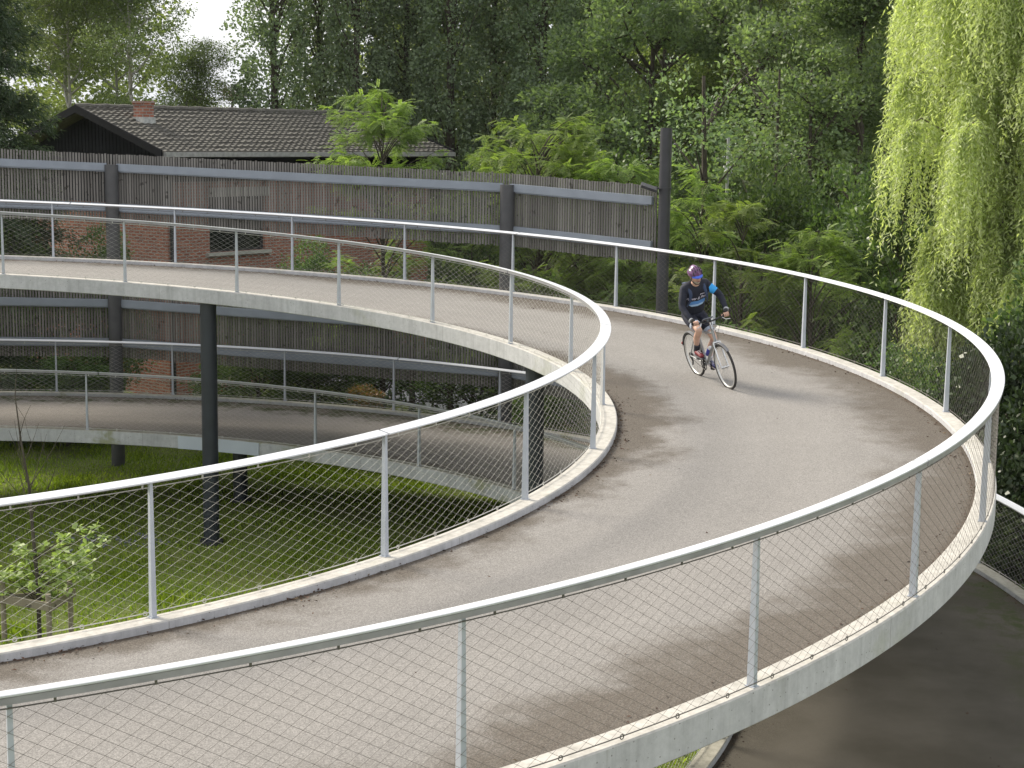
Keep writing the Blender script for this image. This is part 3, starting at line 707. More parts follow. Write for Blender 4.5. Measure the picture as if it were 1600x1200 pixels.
make_robinia(73, 'low bright robinia just left of the tall dark mast', GR(2.5, 40.5), 7.1, 2.1, 80, 44, top_bias=.5)
make_robinia(74, 'small bright robinia sprays just right of the tall dark mast', GR(4.35, 38.5), 7.0, 1.1, 36, 34, top_bias=.8)
make_robinia(75, 'yellow green robinia behind the outer railing below the camera pole', GR(5.1, 37), 6.4, 1.6, 60, 40, top_bias=.7)
make_robinia(76, 'yellow green robinia behind the outer railing left of the leafy shrub', GR(6.5, 36), 5.9, 1.5, 60, 40, top_bias=.7)
make_robinia(77, 'low leafy robinia thicket seen through the net behind the cyclist', GR(2.2, 38.2), 4.5, 1.7, 46, 26, LM['bush'], group='green thickets behind the outer railing')
make_robinia(78, 'fine leaved green thicket through the net right of the cyclist', GR(5.9, 31.8), 3.7, 1.6, 70, 30, LM['bush'], group='green thickets behind the outer railing')
# leafy shrub with big pale backed leaves
make_broad(81, 7.2, 1.35, .6, 26, 520, 15, .13, LM['shrub'], MAT['bark'], 'dogwood_shrub', 'leafy shrub with broad glinting leaves at the left edge of the willow', 'shrub', 'broad leaved shrubs', GR(8.15, 34.3), crad=.3, shape='hex', trunkr=.05, up=.8)
make_broad(82, 5.6, 1.1, .6, 18, 330, 14, .13, LM['shrub'], MAT['bark'], 'dogwood_shrub', 'leafy shrub in front of the willow at the right picture edge', 'shrub', 'broad leaved shrubs', GR(9.5, 29.6), crad=.3, shape='hex', trunkr=.05, up=.8)
make_broad(83, 2.9, 1.1, .3, 14, 300, 14, .13, LM['shrub'], MAT['bark'], 'dogwood_shrub', 'low dark leaved shrub outside the rightmost bend of the railing', 'shrub', 'broad leaved shrubs', GR(8.9, 27.6), crad=.3, shape='hex', trunkr=.04, up=.8)
# bushes
bushes = [('dark leafy bush hiding the brick wall under the barrier, left of the dark column', -6.6, 41.6, 2.6, 1.6), ('dark bush under the barrier between dark column and pale road', -4.9, 41.2, 2.7, 1.5), ('dark bush beside the brick gable at the left end of the barrier', -10.4, 42.2, 4.9, 1.2),
          ('dark rounded bush behind the net below the willow', 8.0, 31.3, 3.6, 1.7), ('dark bush beyond the outer railing at the rightmost bend', 10.2, 32.0, 3.4, 1.9), ('dark evergreen bush behind the net just right of the cyclist', 4.2, 35.3, 3.6, 1.7),
          ('dark bush behind the left end of the outer railing, left of the brick wall', -13.5, 42.0, 5.0, 1.9), ('green bush in front of the brick wall right of the window', -5.3, 42.5, 4.6, 1.0), ('dark bush under the barrier, right of the brick wall', -3.5, 43.0, 3.9, 1.6),
          ('dark green bush beneath the wide robinia', -.8, 40.8, 3.3, 1.6), ('dark bush at the foot of the tall mast', 3.9, 34.6, 2.8, 1.2), ('dark bush at the left edge behind the lower ramp', -11.2, 41.2, 2.2, 1.5),
          ('dark bush beside the lower ramp below the right barrier post', .9, 37.6, 2.1, 1.5), ('dark bush in the wood behind the camera pole', 6.7, 43, 6.2, 2.2), ('dark bush in the wood right of the camera pole', 9.0, 41, 6.0, 2.2), ('dense dark bush at the foot of the wood behind the robinias', 3.2, 46.5, 6.2, 2.4), ('dark bush at the far right below the willow', 12.2, 34, 3.5, 2.0),
          ('low dark bush outside the lower ramp kerb at the right edge', 9.6, 25.6, 1.9, 1.3), ('dark green bush under the tiled eave by the house corner', -1.2, 50.5, 6.0, 1.4), ('dark undergrowth bush beneath the hidden end of the barrier', 6.1, 34.2, 3.0, 1.6)]
bu = None
for k, (lb, x, y, H, R0) in enumerate(bushes):
    if bu is None:
        bu = make_broad(91, 3.6, 1.7, .15, 26, 1000, 22, .085, LM['bush'], MAT['bark'], 'bush', lb, 'bush', 'bushes round the ramp', GR(x, y), crad=.24, lobe_r=.42, trunkr=.06); 
    else:
        P = copy_tree(bu); P['label'] = lb; P.location = GR(x, y); P.rotation_euler = (0, 0, 1.1*k)
        P.scale = (R0/1.7,)*2+(H/3.6,)
make_broad(95, 2.1, .8, .2, 10, 260, 20, .07, LM['red'], MAT['bark'], 'bush', 'small bush with reddish shoot tips under the barrier', 'bush', 'bushes round the ramp', GR(-3.4, 39.2), crad=.2, trunkr=.04)
for k, (lb, x, y, H, R0) in enumerate([('very dark shade-toned bush right of the lower railing at the right picture edge', 9.3, 24.0, 2.2, 1.4), ('very dark shade-toned bush beneath the willow beyond the rightmost railing bend', 9.2, 28.3, 4.2, 1.8), ('very dark shade-toned bush at the lower right corner outside the lower kerb', 9.4, 21.0, 1.9, 1.2)]):
    if k == 0: iv = make_broad(97, H, R0, .05, 26, 1300, 24, .08, LM['shade_toned'], MAT['bark'], 'bush', lb, 'bush', 'bushes with shade-darkened leaf colour', GR(x, y), crad=.26, lobe_r=.45, trunkr=.05)
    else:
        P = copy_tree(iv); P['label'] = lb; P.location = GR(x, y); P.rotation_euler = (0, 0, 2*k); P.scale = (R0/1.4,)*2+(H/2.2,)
mb = MB(); rg = np.random.default_rng(17)
for k in range(110):
    x, y = -7.9+rg.normal(0, .75), 31.7+rg.normal(0, .45); r = rg.uniform(.02, .05)
    mb.ball((x, y, G(x, y)+r*.4), (r, r*rg.uniform(.6, 1), r*.6), 7, 4)
tag(mb.build('gravel_patch', plain('grey_stones', (.16, .17, .19), .85, 0, .4, 9), None, True), 'patch of blue grey stones lying in the grass of the well', 'gravel', kind='stuff')
# clumps of taller weeds and clover in the grass
def samp_w(rg, n):
    c = np.stack([rg.uniform(-15, 1, 150), rg.uniform(13, 44, 150)], -1); k = rg.integers(0, 150, n); x = c[k, 0]+rg.normal(0, .28, n); y = c[k, 1]+rg.normal(0, .28, n)
    r = np.hypot(x+8.4, y-22); ok = ((r < 11.5) | (y > 36)) & (x/y > -.36); x, y = x[ok], y[ok]; return np.stack([x, y, gz(x, y)-.01], -1)
tag(link('weeds', blades(30000, samp_w, .06, .16, .032, 9, 'weeds', gm)), 'clumps of taller broad bladed weeds in the grass', 'weeds', kind='stuff')
# far off wood
def wood_mass():
    rg = np.random.default_rng(99); n = 15000
    x = np.where(rg.uniform(0, 1, n) < .3, rg.uniform(-26, 30, n), rg.uniform(-7, 30, n)); y = rg.uniform(80, 92, n); top = np.where(x < -18, 12.0+1.5*np.sin(x), np.where(x < -9.5, 3.6+.6*np.sin(x*2), 19.0))
    z = -3.5+rg.uniform(0, 1, n)*(top+3.5)
    C = np.stack([x, y, z], -1)
    return clumps_to_leaves(rg, C, .8, 22, .30, .4, 0, np.array([0, 95, 4]))
V, k = wood_mass(); o = link('far_wood', quads('far_wood', V, np.arange(len(V)).reshape(-1, k), LM['mid'])); tag(o, 'mass of distant woodland foliage behind all the trees', 'woodland', kind='stuff')
# thin trunks glimpsed in the wood
for k, (x, y, r, lb) in enumerate([(4.95, 43.5, .13, 'slender dark trunk right of the mast'), (7.1, 46, .08, 'thin leaning trunk in the wood above the railing'), (8.2, 46.6, .09, 'thin forked trunk in the wood left of the shrub')]):
    rg = np.random.default_rng(300+k); t = empty('bare_trunk_tree', GR(x, y)); tag(t, lb, 'tree', 'bare trunks in the wood'); mb = MB()
    mb.tube([(0, 0, -.5), (.1, 0, 4), (rg.normal(0, .3), 0, 9)], [r, r*.8, r*.35], 8)
    for q in range(9):
        z = rg.uniform(4, 8); a = rg.uniform(0, 2*PI); limb(mb, (.08, 0, z), (1.3*math.cos(a), 1.3*math.sin(a), z+1.4), r*.3, .01, rg, .1, 4, 5)
    mb.build('trunk', MAT['bark'], t, True)
    C = np.array([0, 0, 7.5])+rg.normal(0, 1, (90, 3)); V, kk = clumps_to_leaves(rg, C, .4, 18, .13); link('crown', quads('crown', V, np.arange(len(V)).reshape(-1, kk), LM['dark']), t)
# small trees seen dark against the pale road under the barrier
for k, (x, y, lb) in enumerate([(-2.55, 41.3, 'leftmost small dark tree against the pale road under the barrier'), (-1.55, 40.4, 'thick dark trunk against the pale road under the barrier'), (.05, 39.4, 'rightmost dark leafy tree against the pale road under the barrier')]):
    rg = np.random.default_rng(320+k); t = empty('small_tree', GR(x, y)); tag(t, lb, 'tree', 'small trees under the barrier'); mb = MB()
    mb.tube([(0, 0, -.3), (.03, 0, 1.2), (0, .1, 2.6)], [.10+.03*(k == 1), .08, .04], 8); C = []
    for q in range(22):
        z = rg.uniform(.25, 1.9); a = rg.uniform(0, 2*PI); e = np.array([rg.uniform(.5, 1.1)*math.cos(a), rg.uniform(.4, .9)*math.sin(a), z+rg.uniform(-.2, .7)])
        limb(mb, (0, 0, z), e, .018, .005, rg, .15, 4, 5); C.append(e); C.append(e*.75+np.array([0, 0, z*.25]))
    mb.build('trunk', MAT['bark'], t, True)
    V, kk = clumps_to_leaves(rg, np.array(C), .2, 14, .085); link('crown', quads('crown', V, np.arange(len(V)).reshape(-1, kk), LM['bush']), t)
# ------------------------------------------------------------------ house
def make_house():
    c = Vector((-9.4, 45, 0)); ang = math.atan2(9.5, 7.3); gzv = -4.0
    t = empty('brick_house', (c.x, c.y, 0), ang); tag(t, 'low brick house with mossy tiled gable roof and dark cladding behind the slatted barrier', 'house')
    Lh, w = 12.0, 7.2; ez, rz_ = 3.02, 4.22   # local x along eave, y backwards
    ov = .55; x0, x1, y0, y1 = .45, Lh-.5, ov, w-ov
    def wallbox(mb, a, b, z0, z1): mb.box(((a[0]+b[0])/2, (a[1]+b[1])/2, (z0+z1)/2), (abs(b[0]-a[0])+.0, abs(b[1]-a[1])+.0, z1-z0))
    mb = MB(); th = .25
    # front wall with a window opening
    wx0, wx1, wz0, wz1 = 2.0, 4.15, .22, 1.9
    for a, b_, z0, z1 in (((x0, y0), (wx0, y0+th), gzv, ez-.05), ((wx1, y0), (x1, y0+th), gzv, ez-.05), ((wx0, y0), (wx1, y0+th), gzv, wz0), ((wx0, y0), (wx1, y0+th), wz1, ez-.05)):
        wallbox(mb, a, b_, z0, z1)
    wallbox(mb, (x0, y0+th), (x0+th, y1), gzv, 1.6); wallbox(mb, (x1-th, y0+th), (x1, y1), gzv, ez-.05); wallbox(mb, (x0+th, y1-th), (x1-th, y1), gzv, ez-.05)
    mb.build('wall', MAT['brick'], t)
    # dark timber gable
    for xx, nm in ((x0-.03, 0), (x1-.22, 1)):
        mb = MB(); yr = w/2; zl = 1.6 if nm == 0 else ez-.1
        pts = [(y0-.02, zl), (y1+.02, zl), (y1+.02, ez), (yr, rz_-.12), (y0-.02, ez)]
        V = [(xx, p[0], p[1]) for p in pts]+[(xx+.25, p[0], p[1]) for p in pts]; n = 5
        mb.add(V, [tuple(range(n)), tuple(range(2*n-1, n-1, -1))]+[(i, (i+1) % n, n+(i+1) % n, n+i) for i in range(n)])
        for k in range(40):
            yy = y0+(y1-y0)*(k+.5)/40; zt = ez+(rz_-.12-ez)*(1-abs(yy-yr)/(yr-y0))
            mb.box((xx-.008 if nm == 0 else xx+.258, yy, (zl+zt)/2-.04), (.014, .06, zt-zl-.1))
        mb.build('gable', MAT['clad'], t)
    # roof: courses of real pantile rows
    mb = MB(); sl = math.hypot(w/2, rz_-ez); rows = 20; nx = 420
    xs = np.linspace(-.15, Lh+.1, nx)
    for side in (0, 1):
        for r in range(rows):
            s0, s1 = r/rows, (r+1)/rows+.012
            V = []
            for sv, lift in ((s0, .075), (s1, .02)):
                for x in xs:
                    wv = .013*math.sin(x/.235*2*PI)+.006*math.sin(x*7.1+r*1.7)
                    yy = (w/2)*sv; zz = ez+(rz_-ez)*sv+lift+wv+.012*math.sin(r*2.7+x*.8)
                    V.append((x, yy if side == 0 else w-yy, zz))
            for x in xs: V.append((x, (w/2)*s0 if side == 0 else w-(w/2)*s0, ez+(rz_-ez)*s0+.0))
            F = [(i, i+1, nx+i+1, nx+i) for i in range(nx-1)]+[(2*nx+i, 2*nx+i+1, i+1, i) for i in range(nx-1)]
            mb.add(V, F)
    # deck under the tiles
    for side in (0, 1):
        ya, yb = (0, w/2) if side == 0 else (w, w/2)
        V = [(-.12, ya, ez-.02), (Lh+.07, ya, ez-.02), (Lh+.07, yb, rz_-.02), (-.12, yb, rz_-.02)]
        V += [(v[0], v[1], v[2]-.10) for v in V]
        mb.add(V, [(0, 1, 2, 3), (7, 6, 5, 4), (0, 4, 5, 1), (1, 5, 6, 2), (3, 2, 6, 7), (0, 3, 7, 4)])
    roof = mb.build('roof', MAT['tile'], t)
    mb = MB(); mb.tube([(x, w/2, rz_+.06+.012*math.sin(x*9)) for x in np.linspace(-.17, Lh+.12, 60)], .085, 8); mb.build('ridge_cap', MAT['tile'], roof, True)
    for xx in (-.19, Lh+.14):
        mb = MB()
        for ya in (0, w):
            V = []
            for yy, zz in ((ya, ez-.12), (ya, ez+.10), (w/2, rz_+.10), (w/2, rz_-.12)): V += [(xx, yy, zz), (xx+.05, yy, zz)]
            mb.add(V, [(0, 2, 4, 6), (1, 7, 5, 3), (0, 1, 3, 2), (2, 3, 5, 4), (4, 5, 7, 6), (6, 7, 1, 0)])
        mb.build('bargeboard', MAT['clad'], roof)
    mb = MB(); mb.box((Lh/2, -.06, ez-.03), (Lh+.2, .12, .13)); mb.build('gutter', MAT['gutter'], roof)
    mb = MB(); mb.box((Lh/2, .28, ez-.14), (Lh-.3, .5, .05)); mb.build('soffit', MAT['clad'], t)
    mb = MB(); mb.box(((x0+x1)/2, y0-.015, 2.62), (x1-x0-.1, .02, .78)); mb.build('upper_panelling', MAT['clad'], t)
    # chimney through the front slope
    mb = MB(); cx, cy = 1.30, 2.45; mb.box((cx, cy, rz_-.40), (.40, .40, 1.14)); mb.box((cx, cy, rz_+.20), (.46, .46, .06)); mb.box((cx, cy, rz_+.145), (.43, .43, .05))
    ch = mb.build('chimney', MAT['brick_chimney'], t)
    mb = MB(); mb.box((cx, cy-.02, rz_-.36), (.44, .46, .28)); mb.box((cx, cy-.26, rz_-.46), (.5, .24, .03), Matrix.Rotation(.34, 3, 'X')); mb.build('flashing', MAT['lead'], ch)
    # window
    mb = MB(); f = .06
    for a, b_ in (((wx0, wz0), (wx1, wz0+f)), ((wx0, wz1-f), (wx1, wz1)), ((wx0, wz0+f), (wx0+f, wz1-f)), ((wx1-f, wz0+f), (wx1, wz1-f)), (((wx0+wx1)/2-.03, wz0+f), ((wx0+wx1)/2+.03, wz1-f))):
        mb.box(((a[0]+b_[0])/2, y0+.12, (a[1]+b_[1])/2), (b_[0]-a[0], .06, b_[1]-a[1]))
    wn = mb.build('window', MAT['frame'], t)
    mb = MB(); mb.box(((wx0+wx1)/2, y0+.13, (wz0+wz1)/2), (wx1-wx0-.02, .012, wz1-wz0-.02)); mb.build('pane', MAT['glass'], wn)
    mb = MB(); mb.box(((wx0+wx1)/2, y0-.02, wz0-.05), (wx1-wx0+.3, .24, .09)); mb.build('sill', MAT['sill'], wn)
    mb = MB(); mb.box(((wx0+wx1)/2, y0-.05, wz1+.02), (wx1-wx0+.1, .18, .26)); mb.build('shutter_box', MAT['sill'], wn)
    mb = MB(); mb.tube([(x0+.12, y0-.06, gzv), (x0+.12, y0-.06, ez-.2)], .05, 10); mb.build('downpipe', MAT['frame'], t, True)
    return t
make_house()
# ------------------------------------------------------------------ slatted barrier on two levels
def barrier():
    t = empty('slatted_barrier', (UC[0], UC[1], 0)); tag(t, 'tall grey timber slat barrier with blue grey steel beams behind the ramp', 'barrier')
    R = 17.4
    pa = [125.0, 92.1, 59.9, 47.4]; top = {125.0: 3.24, 92.1: 2.86, 59.9: 2.57, 47.4: 2.40}
    def P(a, off=0): return np.array([(R+off)*math.cos(a*D2R), (R+off)*math.sin(a*D2R)])
    for i, a in enumerate(pa[:3]):
        x, y = P(a, -.15); mb = MB(); mb.tube([(x, y, -5), (x, y, top[a]-.04)], .16, 20); mb.build('post', MAT['barrier_post'], t, True)
    # beam spans between posts, beams face the ramp
    for lvl in (0, -3.2):
        for i in range(3):
            a0, a1 = pa[i], pa[i+1]; p0, p1 = P(a0), P(a1); z0, z1 = top[a0]+lvl, top[a1]+lvl
            d = p1-p0; L = np.linalg.norm(d); u = d/L; nrm = np.array([u[1], -u[0]])
            if np.dot(nrm, -(p0+p1)/2) < 0: nrm = -nrm
            bz = Matrix.Rotation(math.atan2(u[1], u[0]), 3, 'Z') @ Matrix.Rotation(-math.atan2(z1-z0, L), 3, 'Y')
            for dz in (-.10, -1.03):
                mid = (p0+p1)/2+nrm*.07; mb = MB(); mb.box((mid[0], mid[1], (z0+z1)/2+dz), (L-(.30 if i < 2 else .12), .10, .17), bz)
                mb.box((mid[0]-nrm[0]*.02, mid[1]-nrm[1]*.02, (z0+z1)/2+dz-.10), (L-.36, .05, .03), bz)
                mb.build('beam', MAT['beam'], t)
            # slats
            mb = MB(); n = int(L/.066); rg = np.random.default_rng(int(a0)+int(lvl*10)+50)
            bl = 3.0*max(0, 1)
            for k in range(n):
                s = (k+.5)/n; p = p0+d*s-nrm*.02; z = z0+(z1-z0)*s+.20+rg.normal(0, .006)
                mb.box((p[0], p[1], z-.80+rg.normal(0, .004)), (.040, .030, 1.60), Matrix.Rotation(math.atan2(u[1], u[0])+rg.normal(0, .03), 3, 'Z'))
            mb.build('slat_screen', MAT['slat'], t)
    return t
barrier()
# tall mast with floodlight at the barrier's end
a = 46.75*D2R; mxy = (UC[0]+17.4*math.cos(a), UC[1]+17.4*math.sin(a))
t = empty('lamp_mast', (mxy[0], mxy[1], 0)); tag(t, 'tall dark steel mast with small floodlight at the right end of the barrier', 'lamp post')
mb = MB(); mb.tube([(0, 0, -5), (0, 0, 3.80)], .125, 24); mb.tube([(0, 0, 2.545), (0, 0, 2.575)], .15, 24); mb.build('mast', MAT['mast'], t, True)
rot = Matrix.Rotation(.32, 3, 'Y') @ Matrix.Rotation(.25, 3, 'X')
mb = MB(); mb.box((-.34, -.10, 2.58), (.34, .26, .055), rot); mb.box((-.15, -.04, 2.56), (.16, .05, .03)); h = mb.build('floodlight', MAT['mast'], t)
mb = MB(); mb.box((-.35, -.115, 2.545), (.28, .20, .012), rot); mb.build('lens', MAT['lens'], h)
# camera pole
t = empty('camera_pole', GR(5.75, 45)); tag(t, 'thin grey pole with small dome camera standing among the trees', 'camera pole'); gz0 = G(5.75, 45)
mb = MB(); mb.tube([(0, 0, -.3), (0, 0, 3.72-gz0)], .042, 12); mb.build('pole', plain('pole_grey', (.42, .43, .42), .5, .2), t, True)
mb = MB(); mb.ball((.02, -.07, 2.72-gz0), (.13, .13, .11)); mb.box((0, -.02, 2.82-gz0), (.22, .2, .10)); mb.build('dome_camera', plain('white_plastic', (.6, .6, .58), .4), t, True)
# ------------------------------------------------------------------ sapling with stake frame
def sapling():
    sx, sy = -7.35, 25.0; g = G(sx, sy); rg = np.random.default_rng(7)
    t = empty('oak_sapling', (sx, sy, g)); tag(t, 'young oak sapling with pale green leaves and bare twiggy top inside a stake frame', 'tree')
    mb = MB(); pts = [(0, 0, -.2), (.0, .0, .9), (-.05, 0, 1.7), (-.09, 0, 2.5), (-.20, .02, 3.2), (-.26, .0, 3.9), (-.22, 0, 4.35)]
    mb.tube(pts, [.038, .033, .028, .022, .015, .008, .003], 8)
    for z, dx, dy, dz in [(2.6, .35, .1, .9), (2.8, -.35, .1, .75), (2.7, .75, 0, .95), (3.0, -.2, .1, .7), (3.1, .35, -.1, .6), (2.4, -.8, .1, .7), (3.5, .2, .1, .45), (2.3, .55, .2, 1.1), (2.0, -.4, .1, 1.2)]:
        k = -.09-(z-2.5)*.12; limb(mb, (k, 0, z-.25), (k+dx*.8, dy, z-.2+dz), .008, .002, rg, .06, 6, 4)
        limb(mb, (k+dx*.4, dy*.5, z-.2+dz*.5), (k+dx*.4+rg.normal(0, .15), dy, z-.2+dz*.5+.35), .004, .0015, rg, .05, 3, 4)
    Cs = []; Os = []
    for x, y, z in [(.95, .1, 1.72), (.82, -.1, 1.5), (.7, .2, 1.28), (.45, 0, 1.68), (.62, .1, 1.72), (.35, .2, 1.4), (.5, -.2, 1.2), (.25, 0, 1.1), (.55, 0, 1.02), (.3, -.2, .92), (-.15, 0, 1.55), (-.18, .1, 1.35), (-.3, .1, 1.15),
                    (-.6, 0, 1.08), (-.8, -.1, 1.12), (-.45, .1, 1.0), (-.25, .1, .92), (-.7, .2, .9), (-.95, .1, 1.0), (0, .1, 1.0), (.1, -.1, .88), (.42, .2, .85), (.8, 0, 1.2), (.15, .1, 1.3), (-.5, -.1, .85), (.62, -.2, 1.4)]:
        limb(mb, (0, 0, max(.55, z-.35)), (x, y, z), .010, .003, rg, .08, 5, 5)
        for q in range(4): Cs.append(np.array([x, y, z])+rg.normal(0, .095, 3)); Os.append(unit(np.array([x, y, .35])))
    C = np.array(Cs); O = np.array(Os); per = 9; P = np.repeat(C, per, 0); O = np.repeat(O, per, 0); n = len(P)
    A = unit(rg.normal(0, 1, (n, 3))*np.array([1, 1, .45])+O*.35); V, k = leafset(P, A, np.array([0, 0, 1])+rg.normal(0, .35, (n, 3)), .125*rg.uniform(.7, 1.2, n), .064, 'hex')
    link('crown', quads('crown', V, np.arange(len(V)).reshape(-1, k), LM['oak']), t); mb.build('trunk', MAT['bark'], t, True)
    f = empty('stake_frame', (sx, sy, g)); tag(f, 'weathered three sided timber stake frame round the young oak', 'tree stakes')
    st = [(-.52, -.10), (.30, -.50), (.42, .28)]
    for x, y in st: mb = MB(); mb.tube([(x, y, -.3), (x, y, .92 if x > 0 else 1.02)], .042, 10); mb.build('stake', MAT['stake'], f, True)
    for i in range(3):
        (xa, ya), (xb, yb) = st[i], st[(i+1) % 3]; dx, dy = xb-xa, yb-ya; L = math.hypot(dx, dy); nx_, ny_ = dy/L*.055, -dx/L*.055
        mb = MB(); mb.box(((xa+xb)/2+nx_, (ya+yb)/2+ny_, .74-.02*i), (L+.12, .026, .13), Matrix.Rotation(math.atan2(dy, dx), 3, 'Z')); mb.build('rail_board', MAT['stake'], f)
sapling()
# ------------------------------------------------------------------ litter on the deck
def litter(kind, n, seed, name, label):
    C, Ri, Ro = (UC, URi, URo) if kind == 'u' else (LC, LRi, LRo)
    rg = np.random.default_rng(seed); a = rg.uniform(-80, 95, n)*D2R
    side = rg.uniform(0, 1, n) < .62
    d = rg.exponential(.055, n)+.0; r = np.where(side, Ro-.17-d*(1+.9*(np.sin(a*9)**2)), Ri+.17+d)
    # heaps
    heap = rg.uniform(0, 1, n) < .20; hc = np.array([5, 1, -5, -9, -16, -47.5, -60, 12, -24])[rg.integers(0, 9, n)]
    a = np.where(heap, (hc+rg.normal(0, 1.3, n))*D2R, a); r = np.where(heap, Ri+.17+rg.exponential(.08, n), r)
    loose = rg.uniform(0, 1, n) < (.012 if kind == 'u' else .07); a = np.where(loose, rg.uniform(-70, 60, n)*D2R, a); r = np.where(loose, rg.uniform(Ri+.5, Ro-.5, n), r)
    P = np.stack([r*np.cos(a), r*np.sin(a), hz(kind, a)-.072+rg.uniform(0, .012, n)], -1)
    th = rg.uniform(0, 2*PI, n); A = np.stack([np.cos(th), np.sin(th), rg.normal(0, .25, n)], -1); L = rg.uniform(.012, .05, n)
    V, k = leafset(P, A, np.array([0, 0, 1])+rg.normal(0, .5, (n, 3)), L, L*rg.uniform(.2, .6, n))
    m = leaf_mat('dry_litter', (.03, .018, .012), (.10, .055, .035), (.30, .24, .14), .1, .8)
    o = link(name, quads(name, V, np.arange(len(V)).reshape(-1, k), m)); o.location = (C[0], C[1], 0); tag(o, label, 'leaf litter', kind='stuff')
litter('u', 2700, 11, 'leaf_litter', 'dry brown leaf litter swept against the kerbs of the upper deck')
litter('l', 3000, 12, 'leaf_litter', 'dark leaf litter along the kerbs of the lower deck')
# ------------------------------------------------------------------ bicycle and rider
BC = Vector((2.99, 24.25, 0.012)); HEAD = math.atan2(-1.10, .36)
BM = Matrix.Translation(BC) @ Matrix.Rotation(HEAD, 4, 'Z') @ Matrix.Rotation(.042, 4, 'Y') @ Matrix.Rotation(.255, 4, 'X')
MAT['frame_silver'] = plain('frame_silver', (.36, .37, .38), .35, .6, .05, 5)
MAT['chrome'] = plain('chrome', (.62, .62, .62), .25, .9, .05, 5)
MAT['spoke'] = plain('spoke_steel', (.30, .30, .30), .7, 0)
MAT['rubber'] = plain('tyre_rubber', (.028, .026, .025), .8, 0, .2, 20)
MAT['rim'] = plain('rim_aluminium', (.62, .62, .60), .35, .6, .05, 8)
MAT['saddle'] = plain('saddle_vinyl', (.012, .012, .012), .5)
MAT['mudguard'] = plain('mudguard_grey', (.16, .16, .17), .4, .2)
MAT['bottle'] = plain('bottle_blue', (.02, .03, .35), .3)
MAT['white'] = plain('white_plastic_cap', (.7, .7, .72), .4)
MAT['screen'] = plain('phone_glass', (.10, .11, .13), .15)
MAT['reflector'] = plain('reflector_red', (.35, .01, .01), .25)
def bicycle():
    t = empty('bicycle'); t.matrix_world = BM; tag(t, 'silver grey trekking bicycle with a blue bottle, ridden towards the camera', 'bicycle')
    rh, fh, bb = Vector((-.54, 0, .345)), Vector((.54, 0, .345)), Vector((-.10, 0, .285))
    st, ht, hb = Vector((-.25, 0, .80)), Vector((.33, 0, .86)), Vector((.375, 0, .71))
    mb = MB()
    mb.tube([st+Vector((.02, 0, -.04)), ht+Vector((0, 0, -.03))], .017, 10); mb.tube([bb, hb+Vector((0, 0, .02))], .022, 10); mb.tube([bb, st], .017, 10); mb.tube([hb-Vector((-.008, 0, .03)), ht+Vector((-.008, 0, .03))], .023, 10)
    for s in (-1, 1):
        mb.tube([bb+Vector((0, .03*s, 0)), rh+Vector((0, .065*s, 0))], .010, 8); mb.tube([st+Vector((0, .02*s, -.03)), rh+Vector((0, .065*s, 0))], .009, 8)
    mb.tube([bb-Vector((0, .04, 0)), bb+Vector((0, .04, 0))], .026, 12)
    mb.build('frame', MAT['frame_silver'], t, True)
    mb = MB(); c0 = Vector((.40, 0, .70))
    mb.tube([c0+Vector((0, -.055, 0)), c0+Vector((0, .055, 0))], .018, 8)
    for s in (-1, 1): mb.tube([c0+Vector((0, .05*s, 0)), Vector((.47, .055*s, .50)), fh+Vector((0, .055*s, 0))], [.016, .014, .010], 8)
    mb.tube([fh-Vector((0, .07, 0)), fh+Vector((0, .07, 0))], .012, 8)
    mb.build('fork', MAT['chrome'], t, True)
    for c in (rh, fh):
        mb = MB(); mb.ring(c, .327, .019, 'y', 56, 8); w = mb.build('wheel', MAT['rubber'], t, True)
        mb = MB(); mb.ring(c, .304, .012, 'y', 56, 6, 1.1); mb.build('rim', MAT['rim'], w, True)
        mb = MB()
        for k in range(28):
            a = 2*PI*k/28; s = 1 if k % 2 else -1
            mb.tube([c+Vector((.02*math.cos(a+.9*s), .028*s, .02*math.sin(a+.9*s))), c+Vector((.295*math.cos(a), 0, .295*math.sin(a)))], .0013, 4, False)
        mb.build('spokes', MAT['spoke'], w)
        mb = MB(); mb.tube([c-Vector((0, .05, 0)), c+Vector((0, .05, 0))], .02, 10); mb.build('hub', MAT['chrome'], w, True)
    for c, a0, a1 in ((rh, .35, 2.9), (fh, .9, 2.3)):
        mb = MB(); n = 26; V = []
        for i in range(n+1):
            a = a0+(a1-a0)*i/n
            for y, r in ((-.026, .352), (-.016, .366), (.016, .366), (.026, .352), (.016, .360), (-.016, .360)): V.append((c.x+r*math.cos(a), y, c.z+r*math.sin(a)))
        mb.add(V, [(i*6+k, i*6+(k+1) % 6, (i+1)*6+(k+1) % 6, (i+1)*6+k) for i in range(n) for k in range(6)])
        mb.build('mudguard', MAT['mudguard'], t, True)
    mb = MB(); mb.ball((rh.x-.37, 0, rh.z+.12), (.012, .025, .025)); mb.build('reflector', MAT['reflector'], t, True)
    mb = MB(); mb.tube([st, st+Vector((-.03, 0, .14))], .013, 8); mb.build('seat_post', MAT['chrome'], t, True)
    mb = MB(); mb.ball((-.35, 0, .965), (.10, .075, .032)); mb.ball((-.22, 0, .965), (.14, .035, .028)); mb.build('saddle', MAT['saddle'], t, True)
    # stem, bar, grips
    mb = MB(); mb.tube([ht, ht+Vector((-.03, 0, .13)), Vector((.37, 0, 1.02))], .014, 10); mb.build('stem', MAT['chrome'], t, True)
    mb = MB(); mb.tube([(.35, -.29, 1.045), (.37, -.16, 1.035), (.375, 0, 1.02), (.37, .16, 1.035), (.35, .29, 1.045)], .0125, 10); bar = mb.build('handlebar', MAT['black'], t, True)
